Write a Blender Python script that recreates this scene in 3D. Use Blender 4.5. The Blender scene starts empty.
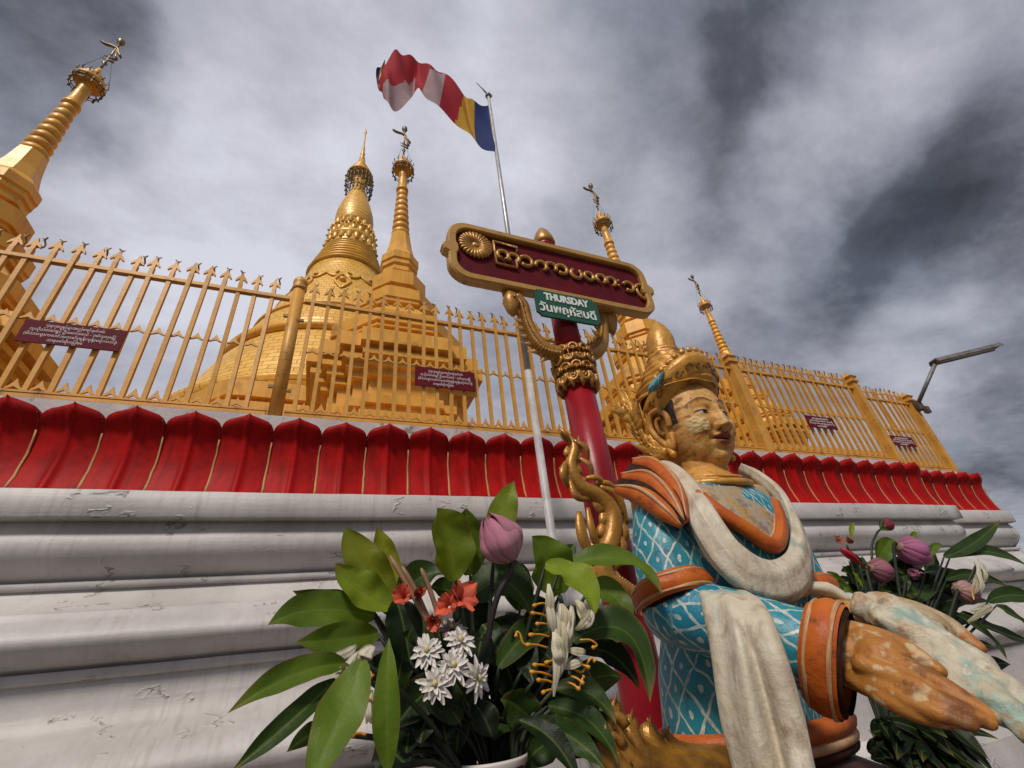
import bpy, math, random
import numpy as np
from mathutils import Vector, Matrix, noise
random.seed(11)
PI = math.pi
SC = bpy.context.scene
COL = SC.collection

# ------------------------------------------------------------------ camera
# the eye is the origin: X runs along the wall, Y into it, Z up; the ground lies 1.5 m below
F_PX = 447.47
PITCH, ROLL, YAW = math.radians(31.489), math.radians(-6.9555), math.radians(24.761)
GROUND = -1.5
def camera_axes():
    cy, sy = math.cos(YAW), math.sin(YAW)
    fw = Vector((sy*math.cos(PITCH), cy*math.cos(PITCH), math.sin(PITCH)))
    rt = Vector((cy, -sy, 0)); up = rt.cross(fw)
    r = math.cos(ROLL)*rt + math.sin(ROLL)*up
    u = -math.sin(ROLL)*rt + math.cos(ROLL)*up
    return Matrix((r, u, -fw)).transposed()
CAMR = camera_axes()
cam_data = bpy.data.cameras.new('camera')
cam_data.sensor_width = 36; cam_data.lens = F_PX/1024*36
cam_data.clip_start = 0.02; cam_data.clip_end = 5000
cam = bpy.data.objects.new('camera', cam_data); COL.objects.link(cam)
cam.matrix_world = CAMR.to_4x4()
SC.camera = cam
def at(x, y, Y):
    """point of the place seen at photo position x, y whose distance into the scene is Y"""
    d = CAMR @ Vector((x-512, 384-y, -F_PX))
    return d*(Y/d.y)

# ------------------------------------------------------------------ light
SC.view_settings.view_transform = 'Standard'
SC.view_settings.look = 'None'
SC.view_settings.gamma = 1
SC.view_settings.use_curve_mapping = False
SC.view_settings.exposure = -0.12
SUN_DIR = Vector((-0.42, -0.55, 0.85)).normalized()
sun_data = bpy.data.lights.new('sun', 'SUN'); sun_data.energy = 3.1
sun_data.angle = math.radians(10); sun_data.color = (1.0, 0.93, 0.84)
sun = bpy.data.objects.new('sun', sun_data); COL.objects.link(sun)
sun.rotation_euler = SUN_DIR.to_track_quat('Z', 'Y').to_euler()

def build_world():
    w = bpy.data.worlds.new('World'); SC.world = w; w.use_nodes = True
    nt = w.node_tree; N = nt.nodes; L = nt.links; N.clear()
    def nd(t, **k):
        n = N.new(t)
        for a, b in k.items(): setattr(n, a, b)
        return n
    def math_(op, a, b=None, c=None, clamp=False):
        n = nd('ShaderNodeMath', operation=op, use_clamp=clamp)
        for i, v in enumerate((a, b, c)):
            if v is None: continue
            if isinstance(v, (int, float)): n.inputs[i].default_value = v
            else: L.new(v, n.inputs[i])
        return n.outputs[0]
    out = nd('ShaderNodeOutputWorld'); bg = nd('ShaderNodeBackground'); bg.inputs[1].default_value = 0.1
    L.new(bg.outputs[0], out.inputs[0])
    sky = nd('ShaderNodeTexSky', sky_type='NISHITA', sun_disc=False)
    sky.sun_elevation = math.asin(SUN_DIR.z); sky.sun_rotation = math.atan2(SUN_DIR.x, SUN_DIR.y)
    tc = nd('ShaderNodeTexCoord')
    nrm = nd('ShaderNodeVectorMath', operation='NORMALIZE'); L.new(tc.outputs['Generated'], nrm.inputs[0])
    D = nrm.outputs[0]
    sep = nd('ShaderNodeSeparateXYZ'); L.new(D, sep.inputs[0])
    zz = math_('ADD', math_('MAXIMUM', sep.outputs[2], 0.0), 0.22)
    comb = nd('ShaderNodeCombineXYZ')
    L.new(math_('DIVIDE', sep.outputs[0], zz), comb.inputs[0]); L.new(math_('DIVIDE', sep.outputs[1], zz), comb.inputs[1])
    def noise_(scale, rot=0, sx=1, sy=1, detail=6, rough=0.55, dist=0.0, off=(0, 0, 0)):
        mp = nd('ShaderNodeMapping'); mp.inputs['Rotation'].default_value = (0, 0, rot)
        mp.inputs['Scale'].default_value = (sx, sy, 1); mp.inputs['Location'].default_value = off
        L.new(comb.outputs[0], mp.inputs[0])
        n = nd('ShaderNodeTexNoise'); n.inputs['Scale'].default_value = scale
        n.inputs['Detail'].default_value = detail; n.inputs['Roughness'].default_value = rough
        n.inputs['Distortion'].default_value = dist
        L.new(mp.outputs[0], n.inputs[0]); return n.outputs[0]
    n1 = noise_(1.5, 0.5, 0.8, 1.5, 9, 0.56, 0.2, (3.1, 1.7, 0))
    n2 = noise_(4.0, 0.5, 0.85, 1.2, 12, 0.66, 0.12, (0.3, 5.7, 0))
    # direction, angular radius (rad), lift of the cloud deck's brightness
    wob = nd('ShaderNodeTexNoise'); wob.inputs['Scale'].default_value = 3.2; wob.inputs['Detail'].default_value = 8
    L.new(D, wob.inputs[0])
    wc = nd('ShaderNodeVectorMath', operation='SUBTRACT'); L.new(wob.outputs['Color'], wc.inputs[0]); wc.inputs[1].default_value = (.5, .5, .5)
    ws = nd('ShaderNodeVectorMath', operation='SCALE'); L.new(wc.outputs[0], ws.inputs[0]); ws.inputs['Scale'].default_value = 0.30
    wd = nd('ShaderNodeVectorMath', operation='ADD'); L.new(D, wd.inputs[0]); L.new(ws.outputs[0], wd.inputs[1])
    wn = nd('ShaderNodeVectorMath', operation='NORMALIZE'); L.new(wd.outputs[0], wn.inputs[0])
    tot = math_('MULTIPLY_ADD', n1, 0.62, 0.19)
    tot = math_('ADD', tot, math_('MULTIPLY_ADD', n2, 0.66, -0.335))
    for (px, py, rad, amp) in CLOUDS:
        c = at(px, py, 1.0).normalized()
        dp = nd('ShaderNodeVectorMath', operation='DOT_PRODUCT'); L.new(wn.outputs[0], dp.inputs[0]); dp.inputs[1].default_value = c
        k = nd('ShaderNodeMapRange', interpolation_type='SMOOTHERSTEP')
        k.inputs['From Min'].default_value = math.cos(rad); k.inputs['From Max'].default_value = 1.0
        k.inputs['To Min'].default_value = 0; k.inputs['To Max'].default_value = amp
        L.new(dp.outputs['Value'], k.inputs['Value'])
        tot = math_('ADD', tot, k.outputs[0])
    ramp = nd('ShaderNodeValToRGB'); cr = ramp.color_ramp
    cr.elements[0].position = 0.0; cr.elements[0].color = (.045, .047, .055, 1)
    cr.elements[1].position = 1.0; cr.elements[1].color = (.68, .69, .77, 1)
    for p, col in ((.22, (.095, .102, .125)), (.42, (.225, .236, .282)), (.62, (.375, .385, .445)), (.8, (.51, .515, .585))):
        e = cr.elements.new(p); e.color = (*col, 1)
    L.new(tot, ramp.inputs[0])
    gain = nd('ShaderNodeVectorMath', operation='SCALE'); L.new(ramp.outputs[0], gain.inputs[0]); gain.inputs['Scale'].default_value = 11.0
    n3 = noise_(2.1, 0.2, 1, 1, 4, 0.5, 0.2, (9, 2, 0))
    thin = nd('ShaderNodeMapRange'); thin.inputs['From Min'].default_value = .52; thin.inputs['From Max'].default_value = .72
    thin.inputs['To Min'].default_value = 0.03; thin.inputs['To Max'].default_value = 0.22; L.new(n3, thin.inputs['Value'])
    mix = nd('ShaderNodeMix', data_type='RGBA'); L.new(thin.outputs[0], mix.inputs['Factor'])
    L.new(gain.outputs[0], mix.inputs['A']); L.new(sky.outputs[0], mix.inputs['B'])
    L.new(mix.outputs['Result'], bg.inputs[0])
CLOUDS = [(5, 40, 0.23, -0.34), (70, 75, 0.18, -0.20), (118, 140, 0.14, -0.06), (60, 180, 0.30, 0.05), (300, 90, 0.60, 0.28), (240, 250, 0.40, 0.11), (200, 370, 0.35, 0.14), (440, 200, 0.32, 0.13), (430, 20, 0.16, 0.03), (525, 95, 0.22, 0.14), (540, 20, 0.18, 0.06),
          (560, 360, 0.40, 0.11), (610, 150, 0.20, 0.02), (660, 60, 0.26, -0.02), (715, 205, 0.20, -0.06), (745, 160, 0.18, -0.06), (780, 100, 0.18, -0.06), (700, 245, 0.17, -0.04), (800, 8, 0.18, -0.14), (770, 20, 0.14, -0.04), (850, 40, 0.16, 0.05),
          (800, 165, 0.13, 0.10), (770, 215, 0.12, 0.13), (835, 125, 0.14, 0.11), (880, 85, 0.18, 0.10), (760, 270, 0.14, 0.13), (870, 240, 0.20, -0.09), (905, 205, 0.18, -0.09), (950, 190, 0.18, -0.09), (990, 200, 0.17, -0.08), (845, 285, 0.17, -0.07), (800, 320, 0.21, -0.05),
          (925, 265, 0.10, 0.11), (960, 262, 0.11, 0.16), (915, 320, 0.13, 0.14), (880, 355, 0.14, 0.10), (1010, 305, 0.16, -0.08), (980, 320, 0.11, -0.03), (960, 130, 0.20, -0.02), (990, 60, 0.20, 0.06), (650, 215, 0.12, 0.08), (640, 300, 0.20, 0.10), (985, 400, 0.20, -0.04), (1015, 470, 0.17, -0.04), (1015, 545, 0.16, 0.11)]
build_world()

# ------------------------------------------------------------------ helpers: meshes and objects
ORIGIN = {}
class MB:
    """collects shapes into one mesh"""
    def __init__(s): s.v = []; s.f = []; s.m = []; s.s = []; s.uv = []; s.c = []
    def add(s, verts, faces, mat=0, smooth=True, uv=None, col=None):
        b = len(s.v); s.v += [tuple(p) for p in verts]
        s.uv += list(uv) if uv is not None else [(p[0], p[2]) for p in verts]
        s.c += list(col) if col is not None else [(1, 1, 1)]*len(verts)
        for k, f in enumerate(faces):
            s.f.append(tuple(b+i for i in f)); s.m.append(mat[k] if isinstance(mat, list) else mat)
            s.s.append(smooth[k] if isinstance(smooth, list) else smooth)
        return s
    def box(s, c, d, mat=0, axes=None):
        c = Vector(c); A = axes or (Vector((1, 0, 0)), Vector((0, 1, 0)), Vector((0, 0, 1)))
        V = [c+A[0]*(i*d[0]/2)+A[1]*(j*d[1]/2)+A[2]*(k*d[2]/2) for k in (-1, 1) for j in (-1, 1) for i in (-1, 1)]
        return s.add(V, [(0, 2, 3, 1), (4, 5, 7, 6), (0, 1, 5, 4), (2, 6, 7, 3), (1, 3, 7, 5), (0, 4, 6, 2)], mat, False)
    def lathe(s, prof, n, c=(0, 0, 0), mat=0, smooth=True, rot=0, cap=True, uvr=None, lobes=None):
        """prof: (radius, z) from bottom to top, duplicated points make hard edges"""
        V = []; UV = []; L = 0; R = uvr or max(r for r, z in prof)
        for k, (r, z) in enumerate(prof):
            if k: L += math.hypot(r-prof[k-1][0], z-prof[k-1][1])
            for i in range(n+1):
                a = rot+2*PI*i/n; rr = r*(lobes(a, k) if lobes else 1)
                V.append((c[0]+rr*math.cos(a), c[1]+rr*math.sin(a), c[2]+z)); UV.append((a*R, L))
        F = [(k*(n+1)+i, k*(n+1)+i+1, (k+1)*(n+1)+i+1, (k+1)*(n+1)+i) for k in range(len(prof)-1) for i in range(n)
             if prof[k] != prof[k+1]]
        if cap:
            if prof[0][0] > 1e-6: F.append(tuple(range(n-1, -1, -1)))
            if prof[-1][0] > 1e-6: F.append(tuple((len(prof)-1)*(n+1)+i for i in range(n)))
        return s.add(V, F, mat, smooth, UV)
    def tube(s, pts, rad, n=8, mat=0, smooth=True, flat=1.0, up=None, cap=True):
        """a tapered tube through pts; flat squashes it along its second axis"""
        pts = [Vector(p) for p in pts]; m = len(pts)
        rad = rad if isinstance(rad, (list, tuple)) else [rad]*m
        V = []; UV = []; L = 0; ref = Vector(up) if up is not None else None
        for k, p in enumerate(pts):
            t = (pts[min(k+1, m-1)]-pts[max(k-1, 0)])
            t = t.normalized() if t.length > 1e-9 else Vector((0, 0, 1))
            if ref is None: ref = Vector((0, 0, 1)) if abs(t.z) < .9 else Vector((0, 1, 0))
            a = (ref - t*ref.dot(t))
            a = a.normalized() if a.length > 1e-6 else t.orthogonal().normalized()
            b = t.cross(a)
            if up is None: ref = a
            if k: L += (p-pts[k-1]).length
            for i in range(n+1):
                q = 2*PI*i/n
                V.append(p+a*(math.cos(q)*rad[k]*flat)+b*(math.sin(q)*rad[k])); UV.append((q*max(rad), L))
        F = [(k*(n+1)+i, k*(n+1)+i+1, (k+1)*(n+1)+i+1, (k+1)*(n+1)+i) for k in range(m-1) for i in range(n)]
        if cap: F += [tuple(range(n-1, -1, -1)), tuple((m-1)*(n+1)+i for i in range(n))]
        return s.add(V, F, mat, smooth, UV)
    def prism(s, poly, ax_u, ax_v, ax_w, o, w0, w1, mat=0, side=None):
        """polygon poly in the plane u, v at o, thick from w0 to w1 along w"""
        o = Vector(o); U, W, T = Vector(ax_u), Vector(ax_v), Vector(ax_w); n = len(poly)
        V = [o+U*a+W*b+T*w for w in (w0, w1) for a, b in poly]
        F = [tuple(range(n)), tuple(range(2*n-1, n-1, -1))]+[(i, n+i, n+(i+1) % n, (i+1) % n) for i in range(n)]
        return s.add(V, F, [mat, mat]+[mat if side is None else side]*n, False, [(a, b) for w in (0, 1) for a, b in poly])
    def grid(s, fn, nu, nv, mat=0, smooth=True, closed=False, uvfn=None, colfn=None):
        V = []; UV = []; C = []
        for j in range(nv+1):
            for i in range(nu+1):
                V.append(fn(i/nu, j/nv)); UV.append(uvfn(i/nu, j/nv) if uvfn else (i/nu, j/nv))
                C.append(colfn(i/nu, j/nv) if colfn else (1, 1, 1))
        F = [(j*(nu+1)+i, j*(nu+1)+i+1, (j+1)*(nu+1)+i+1, (j+1)*(nu+1)+i) for j in range(nv) for i in range(nu)]
        return s.add(V, F, mat, smooth, UV, C)
    def ball(s, c, r, nu=12, nv=8, mat=0, axes=None):
        c = Vector(c); r = r if isinstance(r, (tuple, list)) else (r, r, r)
        A = axes or (Vector((1, 0, 0)), Vector((0, 1, 0)), Vector((0, 0, 1)))
        def fn(u, v):
            t = PI*(v-.5); p = 2*PI*u
            return c+A[0]*(r[0]*math.cos(t)*math.cos(p))+A[1]*(r[1]*math.cos(t)*math.sin(p))+A[2]*(r[2]*math.sin(t))
        return s.grid(fn, nu, nv, mat)
    def mesh(s, name, mats, org=Vector((0, 0, 0))):
        me = bpy.data.meshes.new(name)
        me.from_pydata([tuple(Vector(p)-org) for p in s.v], [], s.f)
        for m in (mats if isinstance(mats, (list, tuple)) else [mats]): me.materials.append(m)
        me.polygons.foreach_set('material_index', s.m); me.polygons.foreach_set('use_smooth', s.s)
        li = np.empty(len(me.loops), dtype=np.int32); me.loops.foreach_get('vertex_index', li)
        uv = me.uv_layers.new(name='UVMap'); uv.data.foreach_set('uv', np.array(s.uv, dtype=np.float32)[li].ravel())
        if any(c != (1, 1, 1) for c in s.c):
            at_ = me.color_attributes.new('tint', 'FLOAT_COLOR', 'POINT')
            at_.data.foreach_set('color', np.hstack([np.array(s.c, dtype=np.float32), np.ones((len(s.c), 1), np.float32)]).ravel())
        me.update(); return me
    def build(s, name, mats, parent=None, origin=None):
        org = Vector(ORIGIN[parent.name]) if parent is not None else Vector(origin or (0, 0, 0))
        return link(name, s.mesh(name, mats, org), parent, org)
def link(name, me, parent=None, org=None):
    o = bpy.data.objects.new(name, me); COL.objects.link(o)
    if parent is not None:
        o.parent = parent; ORIGIN[o.name] = ORIGIN[parent.name]
    else:
        o.location = org or (0, 0, 0); ORIGIN[o.name] = tuple(org or (0, 0, 0))
    return o
def tag(o, label=None, cat=None, group=None, kind=None):
    if label: o['label'] = label
    if cat: o['category'] = cat
    if group: o['group'] = group
    if kind: o['kind'] = kind
    return o
def thing(name, loc, label, cat, group=None):
    o = bpy.data.objects.new(name, None); COL.objects.link(o); o.location = loc
    o.empty_display_size = .1; ORIGIN[o.name] = tuple(loc)
    return tag(o, label, cat, group)
def copy_tree(o, parent=None):
    c = o.copy(); COL.objects.link(c)
    if parent is not None: c.parent = parent
    for ch in list(o.children): copy_tree(ch, c)
    return c
def catmull(pts, n=6):
    P = [Vector(p) for p in pts]; P = [P[0]*2-P[1]]+P+[P[-1]*2-P[-2]]; out = []
    for k in range(1, len(P)-2):
        for i in range(n):
            t = i/n; a, b, c, d = P[k-1:k+3]
            out.append(.5*((2*b)+(c-a)*t+(2*a-5*b+4*c-d)*t*t+(3*b-a-3*c+d)*t**3))
    out.append(P[-2]); return out
def lerp(a, b, t): return a+(b-a)*t
def interp(tab, t):
    if t <= tab[0][0]: return tab[0][1]
    for (a, x), (b, y) in zip(tab, tab[1:]):
        if t <= b: return lerp(x, y, (t-a)/(b-a) if b > a else 1)
    return tab[-1][1]
def sstep(a, b, x):
    t = min(1, max(0, (x-a)/(b-a))); return t*t*(3-2*t)
def text_mesh(body, size, depth, bevel=0.0):
    c = bpy.data.curves.new('lettering', 'FONT'); c.body = body; c.size = size; c.extrude = depth; c.align_x = 'CENTER'
    c.resolution_u = 3
    if bevel: c.offset = bevel
    o = bpy.data.objects.new('lettering', c); COL.objects.link(o)
    dg = bpy.context.evaluated_depsgraph_get()
    me = bpy.data.meshes.new_from_object(o.evaluated_get(dg)); bpy.data.objects.remove(o); bpy.data.curves.remove(c)
    V = [tuple(v.co) for v in me.vertices]; F = [tuple(p.vertices) for p in me.polygons]
    bpy.data.meshes.remove(me); return V, F
def put_text(mb, body, size, depth, o, ax_u, ax_v, ax_n, mat=0, width=None, bevel=0.0):
    V, F = text_mesh(body, size, depth, bevel)
    if not V: return
    xs = [p[0] for p in V]; k = width/(max(xs)-min(xs)) if width else 1; cx = (max(xs)+min(xs))/2
    o = Vector(o); U, W, T = Vector(ax_u), Vector(ax_v), Vector(ax_n)
    mb.add([o+U*((p[0]-cx)*k)+W*p[1]+T*p[2] for p in V], F, mat, False)

# ------------------------------------------------------------------ helpers: materials
def material(name, col, rough=.5, metal=0.0, var=None, scale=8.0, bump=0.0, bscale=40.0, coord='Object', spec=.5, dirt=None, dscale=3.0, dlo=.5, dhi=.7, coat=0.0, tint=False, extra=None, detail=5):
    """principled surface: base colour varied by noise towards var, patches of dirt, fine bump"""
    m = bpy.data.materials.new(name); m.use_nodes = True
    nt = m.node_tree; N = nt.nodes; L = nt.links; b = N['Principled BSDF']
    b.inputs['Roughness'].default_value = rough; b.inputs['Metallic'].default_value = metal
    b.inputs['Specular IOR Level'].default_value = spec; b.inputs['Coat Weight'].default_value = coat
    tc = N.new('ShaderNodeTexCoord'); vec = tc.outputs[coord]
    def noise_(sc, d=detail, r=.6):
        n = N.new('ShaderNodeTexNoise'); n.inputs['Scale'].default_value = sc; n.inputs['Detail'].default_value = d
        n.inputs['Roughness'].default_value = r; L.new(vec, n.inputs[0]); return n.outputs[0]
    def mixc(f, a, bb, mode='MIX'):
        n = N.new('ShaderNodeMix'); n.data_type = 'RGBA'; n.blend_type = mode
        for s_, v in (('Factor', f), ('A', a), ('B', bb)):
            if isinstance(v, (int, float)): n.inputs[s_].default_value = v
            elif isinstance(v, tuple): n.inputs[s_].default_value = (*v, 1)
            else: L.new(v, n.inputs[s_])
        return n.outputs['Result']
    def rng(v, lo, hi, a=0.0, c=1.0):
        n = N.new('ShaderNodeMapRange'); n.inputs[1].default_value = lo; n.inputs[2].default_value = hi
        n.inputs[3].default_value = a; n.inputs[4].default_value = c; L.new(v, n.inputs[0]); return n.outputs[0]
    c = col
    if tint:
        a_ = N.new('ShaderNodeVertexColor'); a_.layer_name = 'tint'; c = a_.outputs[0]
        if var: c = mixc(rng(noise_(scale), .35, .65), c, var, 'MULTIPLY')
    elif var: c = mixc(rng(noise_(scale), .35, .65), c, var)
    if dirt: c = mixc(rng(noise_(dscale, 8, .7), dlo, dhi), c, dirt)
    H = None
    if bump: H = noise_(bscale, 6, .6)
    if extra:
        r = extra(dict(N=N, L=L, vec=vec, tc=tc, noise=noise_, mixc=mixc, rng=rng, bsdf=b), c, H)
        c, H = r
    if isinstance(c, tuple): b.inputs['Base Color'].default_value = (*c, 1)
    else: L.new(c, b.inputs['Base Color'])
    if H is not None:
        bp = N.new('ShaderNodeBump'); bp.inputs['Strength'].default_value = min(1, bump if bump else .4); bp.inputs['Distance'].default_value = .004 if bump < 2 else .02
        L.new(H, bp.inputs['Height']); L.new(bp.outputs[0], b.inputs['Normal'])
    return m
# ------------------------------------------------------------------ materials of the place
def paint_cracks(k, c, H):
    N, L = k['N'], k['L']
    mp = N.new('ShaderNodeMapping'); mp.inputs['Scale'].default_value = (0.55, .8, 1.5); L.new(k['vec'], mp.inputs[0])
    wn = N.new('ShaderNodeTexNoise'); wn.inputs['Scale'].default_value = 7; wn.inputs['Detail'].default_value = 5; L.new(mp.outputs[0], wn.inputs[0])
    sc = N.new('ShaderNodeVectorMath'); sc.operation = 'SCALE'; sc.inputs['Scale'].default_value = .34; L.new(wn.outputs['Color'], sc.inputs[0])
    ad = N.new('ShaderNodeVectorMath'); ad.operation = 'ADD'; L.new(mp.outputs[0], ad.inputs[0]); L.new(sc.outputs[0], ad.inputs[1])
    vo = N.new('ShaderNodeTexVoronoi'); vo.feature = 'DISTANCE_TO_EDGE'; vo.inputs['Scale'].default_value = 7.0; L.new(ad.outputs[0], vo.inputs[0])
    line = k['rng'](vo.outputs['Distance'], 0.0, 0.022, 1, 0)
    lip = k['rng'](vo.outputs['Distance'], 0.0, 0.10, 1, 0)
    msk = k['rng'](k['noise'](4.4, 4), .585, .61)
    ml = N.new('ShaderNodeMath'); ml.operation = 'MULTIPLY'; L.new(line, ml.inputs[0]); L.new(msk, ml.inputs[1])
    mp2 = N.new('ShaderNodeMapping'); mp2.inputs['Scale'].default_value = (48, 10, 1.6); L.new(k['vec'], mp2.inputs[0])
    st = N.new('ShaderNodeTexNoise'); st.inputs['Scale'].default_value = 1.0; st.inputs['Detail'].default_value = 5; L.new(mp2.outputs[0], st.inputs[0])
    area = k['rng'](k['noise'](1.4, 3), .42, .66)
    sm = N.new('ShaderNodeMath'); sm.operation = 'MULTIPLY'; L.new(k['rng'](st.outputs[0], .51, .72, 0, .75), sm.inputs[0]); L.new(area, sm.inputs[1])
    c = k['mixc'](sm.outputs[0], c, (.30, .265, .24))
    spots = k['rng'](k['noise'](22, 4), .66, .70, 0, .55)
    c = k['mixc'](spots, c, (.42, .36, .33))
    c = k['mixc'](ml.outputs[0], c, (.12, .09, .08))
    # the flake's raised edge and the brush marks along the moulding
    mp3 = N.new('ShaderNodeMapping'); mp3.inputs['Scale'].default_value = (2.5, 60, 60); L.new(k['vec'], mp3.inputs[0])
    br = N.new('ShaderNodeTexNoise'); br.inputs['Scale'].default_value = 1.0; br.inputs['Detail'].default_value = 4; L.new(mp3.outputs[0], br.inputs[0])
    h1 = N.new('ShaderNodeMath'); h1.operation = 'MULTIPLY'; L.new(lip, h1.inputs[0]); L.new(msk, h1.inputs[1])
    h2 = N.new('ShaderNodeMath'); h2.operation = 'MULTIPLY_ADD'; L.new(br.outputs[0], h2.inputs[0]); h2.inputs[1].default_value = .35; L.new(h1.outputs[0], h2.inputs[2])
    h3 = N.new('ShaderNodeMath'); h3.operation = 'MULTIPLY_ADD'; L.new(H, h3.inputs[0]); h3.inputs[1].default_value = .6; L.new(h2.outputs[0], h3.inputs[2])
    return c, h3.outputs[0]
M = {}
M['white_paint'] = material('white_paint', (.55, .52, .50), .52, var=(.43, .40, .38), scale=2.2, bump=.75, bscale=26, dirt=(.33, .305, .295), dscale=1.7, dlo=.50, dhi=.80, extra=paint_cracks)
M['white_strip'] = material('white_strip', (.58, .54, .53), .75, var=(.45, .41, .40), scale=6, bump=.8, bscale=30, dirt=(.22, .18, .16), dscale=9, dlo=.58, dhi=.66)
def rain_streaks(k, c, H):
    N, L = k['N'], k['L']
    ob = N.new('ShaderNodeObjectInfo'); ad = N.new('ShaderNodeVectorMath'); ad.operation = 'ADD'; sc = N.new('ShaderNodeVectorMath'); sc.operation = 'SCALE'; sc.inputs['Scale'].default_value = 40
    cb = N.new('ShaderNodeCombineXYZ'); L.new(ob.outputs['Random'], cb.inputs[0]); L.new(ob.outputs['Random'], cb.inputs[1]); L.new(cb.outputs[0], sc.inputs[0]); L.new(k['vec'], ad.inputs[0]); L.new(sc.outputs[0], ad.inputs[1])
    mp = N.new('ShaderNodeMapping'); mp.inputs['Scale'].default_value = (34, 12, 3); L.new(ad.outputs[0], mp.inputs[0])
    nz = N.new('ShaderNodeTexNoise'); nz.inputs['Scale'].default_value = 1; nz.inputs['Detail'].default_value = 6; L.new(mp.outputs[0], nz.inputs[0])
    c = k['mixc'](k['rng'](nz.outputs[0], .50, .70, 0, .55), c, (.13, .006, .006))
    n2 = N.new('ShaderNodeTexNoise'); n2.inputs['Scale'].default_value = 60; n2.inputs['Detail'].default_value = 3; L.new(ad.outputs[0], n2.inputs[0])
    return k['mixc'](k['rng'](n2.outputs[0], .735, .76, 0, .5), c, (.42, .12, .10)), H
def tarnish(k, c, H):
    N, L = k['N'], k['L']
    mp = N.new('ShaderNodeMapping'); mp.inputs['Scale'].default_value = (9, 9, .9); L.new(k['vec'], mp.inputs[0])
    nz = N.new('ShaderNodeTexNoise'); nz.inputs['Scale'].default_value = 1; nz.inputs['Detail'].default_value = 7; nz.inputs['Roughness'].default_value = .65; L.new(mp.outputs[0], nz.inputs[0])
    c = k['mixc'](k['rng'](nz.outputs[0], .50, .72, 0, .6), c, (.38, .165, .020))
    c = k['mixc'](k['rng'](k['noise'](2.6, 6, .65), .52, .70, 0, .45), c, (.80, .50, .16))
    return c, H
M['petal_red'] = material('petal_red', (.43, .006, .005), .52, var=(.27, .004, .004), scale=6, bump=.5, bscale=16, spec=.10, dirt=(.12, .004, .004), dscale=5, dlo=.50, dhi=.70, extra=rain_streaks)
M['gilt_line'] = material('gilt_line', (.52, .30, .10), .6, var=(.36, .19, .07), scale=12, bump=.4)
M['fence_gold'] = material('fence_gold', (.67, .335, .055), .48, .05, var=(.50, .235, .032), scale=5, bump=.25, bscale=40, dirt=(.22, .095, .02), dscale=11, dlo=.54, dhi=.68)
M['dark_wire'] = material('dark_wire', (.07, .045, .025), .6, .3)
M['barb_bronze'] = material('barb_bronze', (.24, .13, .045), .5, .3)
M['gold_paint'] = material('gold_paint', (.80, .395, .054), .42, .08, var=(.68, .325, .028), scale=1.6, bump=.3, bscale=14, dirt=(.34, .15, .020), dscale=2.2, dlo=.54, dhi=.74, extra=tarnish)
def leaf_tiles(k, c, H):
    N, L = k['N'], k['L']
    br = N.new('ShaderNodeTexBrick'); L.new(k['tc'].outputs['UV'], br.inputs[0])
    br.inputs['Scale'].default_value = 1.0; br.inputs['Brick Width'].default_value = .34; br.inputs['Row Height'].default_value = .17
    br.inputs['Mortar Size'].default_value = .010; br.inputs['Mortar Smooth'].default_value = .3; br.inputs['Bias'].default_value = -.2
    br.inputs['Color1'].default_value = (1, 1, 1, 1); br.inputs['Color2'].default_value = (.84, .79, .68, 1); br.inputs['Mortar'].default_value = (.62, .50, .30, 1)
    c = k['mixc'](1.0, c, br.outputs['Color'], 'MULTIPLY')
    h = N.new('ShaderNodeMath'); h.operation = 'MULTIPLY_ADD'; L.new(br.outputs['Fac'], h.inputs[0]); h.inputs[1].default_value = -1.2; L.new(H, h.inputs[2])
    return c, h.outputs[0]
M['gold_leaf'] = material('gold_leaf', (.88, .52, .11), .40, .08, var=(.80, .44, .055), scale=1.2, bump=2.0, bscale=5, extra=leaf_tiles)
M['gold_bright'] = material('gold_bright', (.84, .47, .065), .38, .12, var=(.56, .30, .05), scale=2, bump=.4, bscale=12)
M['hti_metal'] = material('hti_metal', (.30, .20, .09), .4, .6, var=(.12, .08, .05), scale=9)
M['bell_dark'] = material('bell_dark', (.17, .125, .075), .45, .5, var=(.07, .055, .04), scale=14)
M['sign_maroon'] = material('sign_maroon', (.135, .008, .016), .6, spec=.10, var=(.10, .010, .018), scale=9, bump=.1)
M['sign_white'] = material('sign_white', (.72, .66, .66), .6)
M['pole_white'] = material('pole_white', (.50, .48, .47), .5, var=(.36, .34, .33), scale=14, bump=.2)
M['steel'] = material('steel', (.50, .49, .48), .42, .45, var=(.36, .34, .32), scale=12, bump=.1)
M['lamp_grey'] = material('lamp_grey', (.20, .20, .20), .5, .3, var=(.12, .11, .10), scale=8)
M['tube_glass'] = material('tube_glass', (.42, .36, .31), .35)
M['paving'] = material('paving', (.16, .145, .13), .8, var=(.11, .10, .09), scale=3, bump=.8, bscale=20)

# ------------------------------------------------------------------ ground, terrace
g = MB(); g.grid(lambda u, v: ((u-.5)*600, (v-.5)*600, GROUND), 30, 30)
tag(g.build('ground', M['paving']), kind='structure')
g = MB(); g.box((-11.7, 25, 1.36), (37, 44.2, .06))
tag(g.build('terrace', M['paving']), kind='structure')

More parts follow.
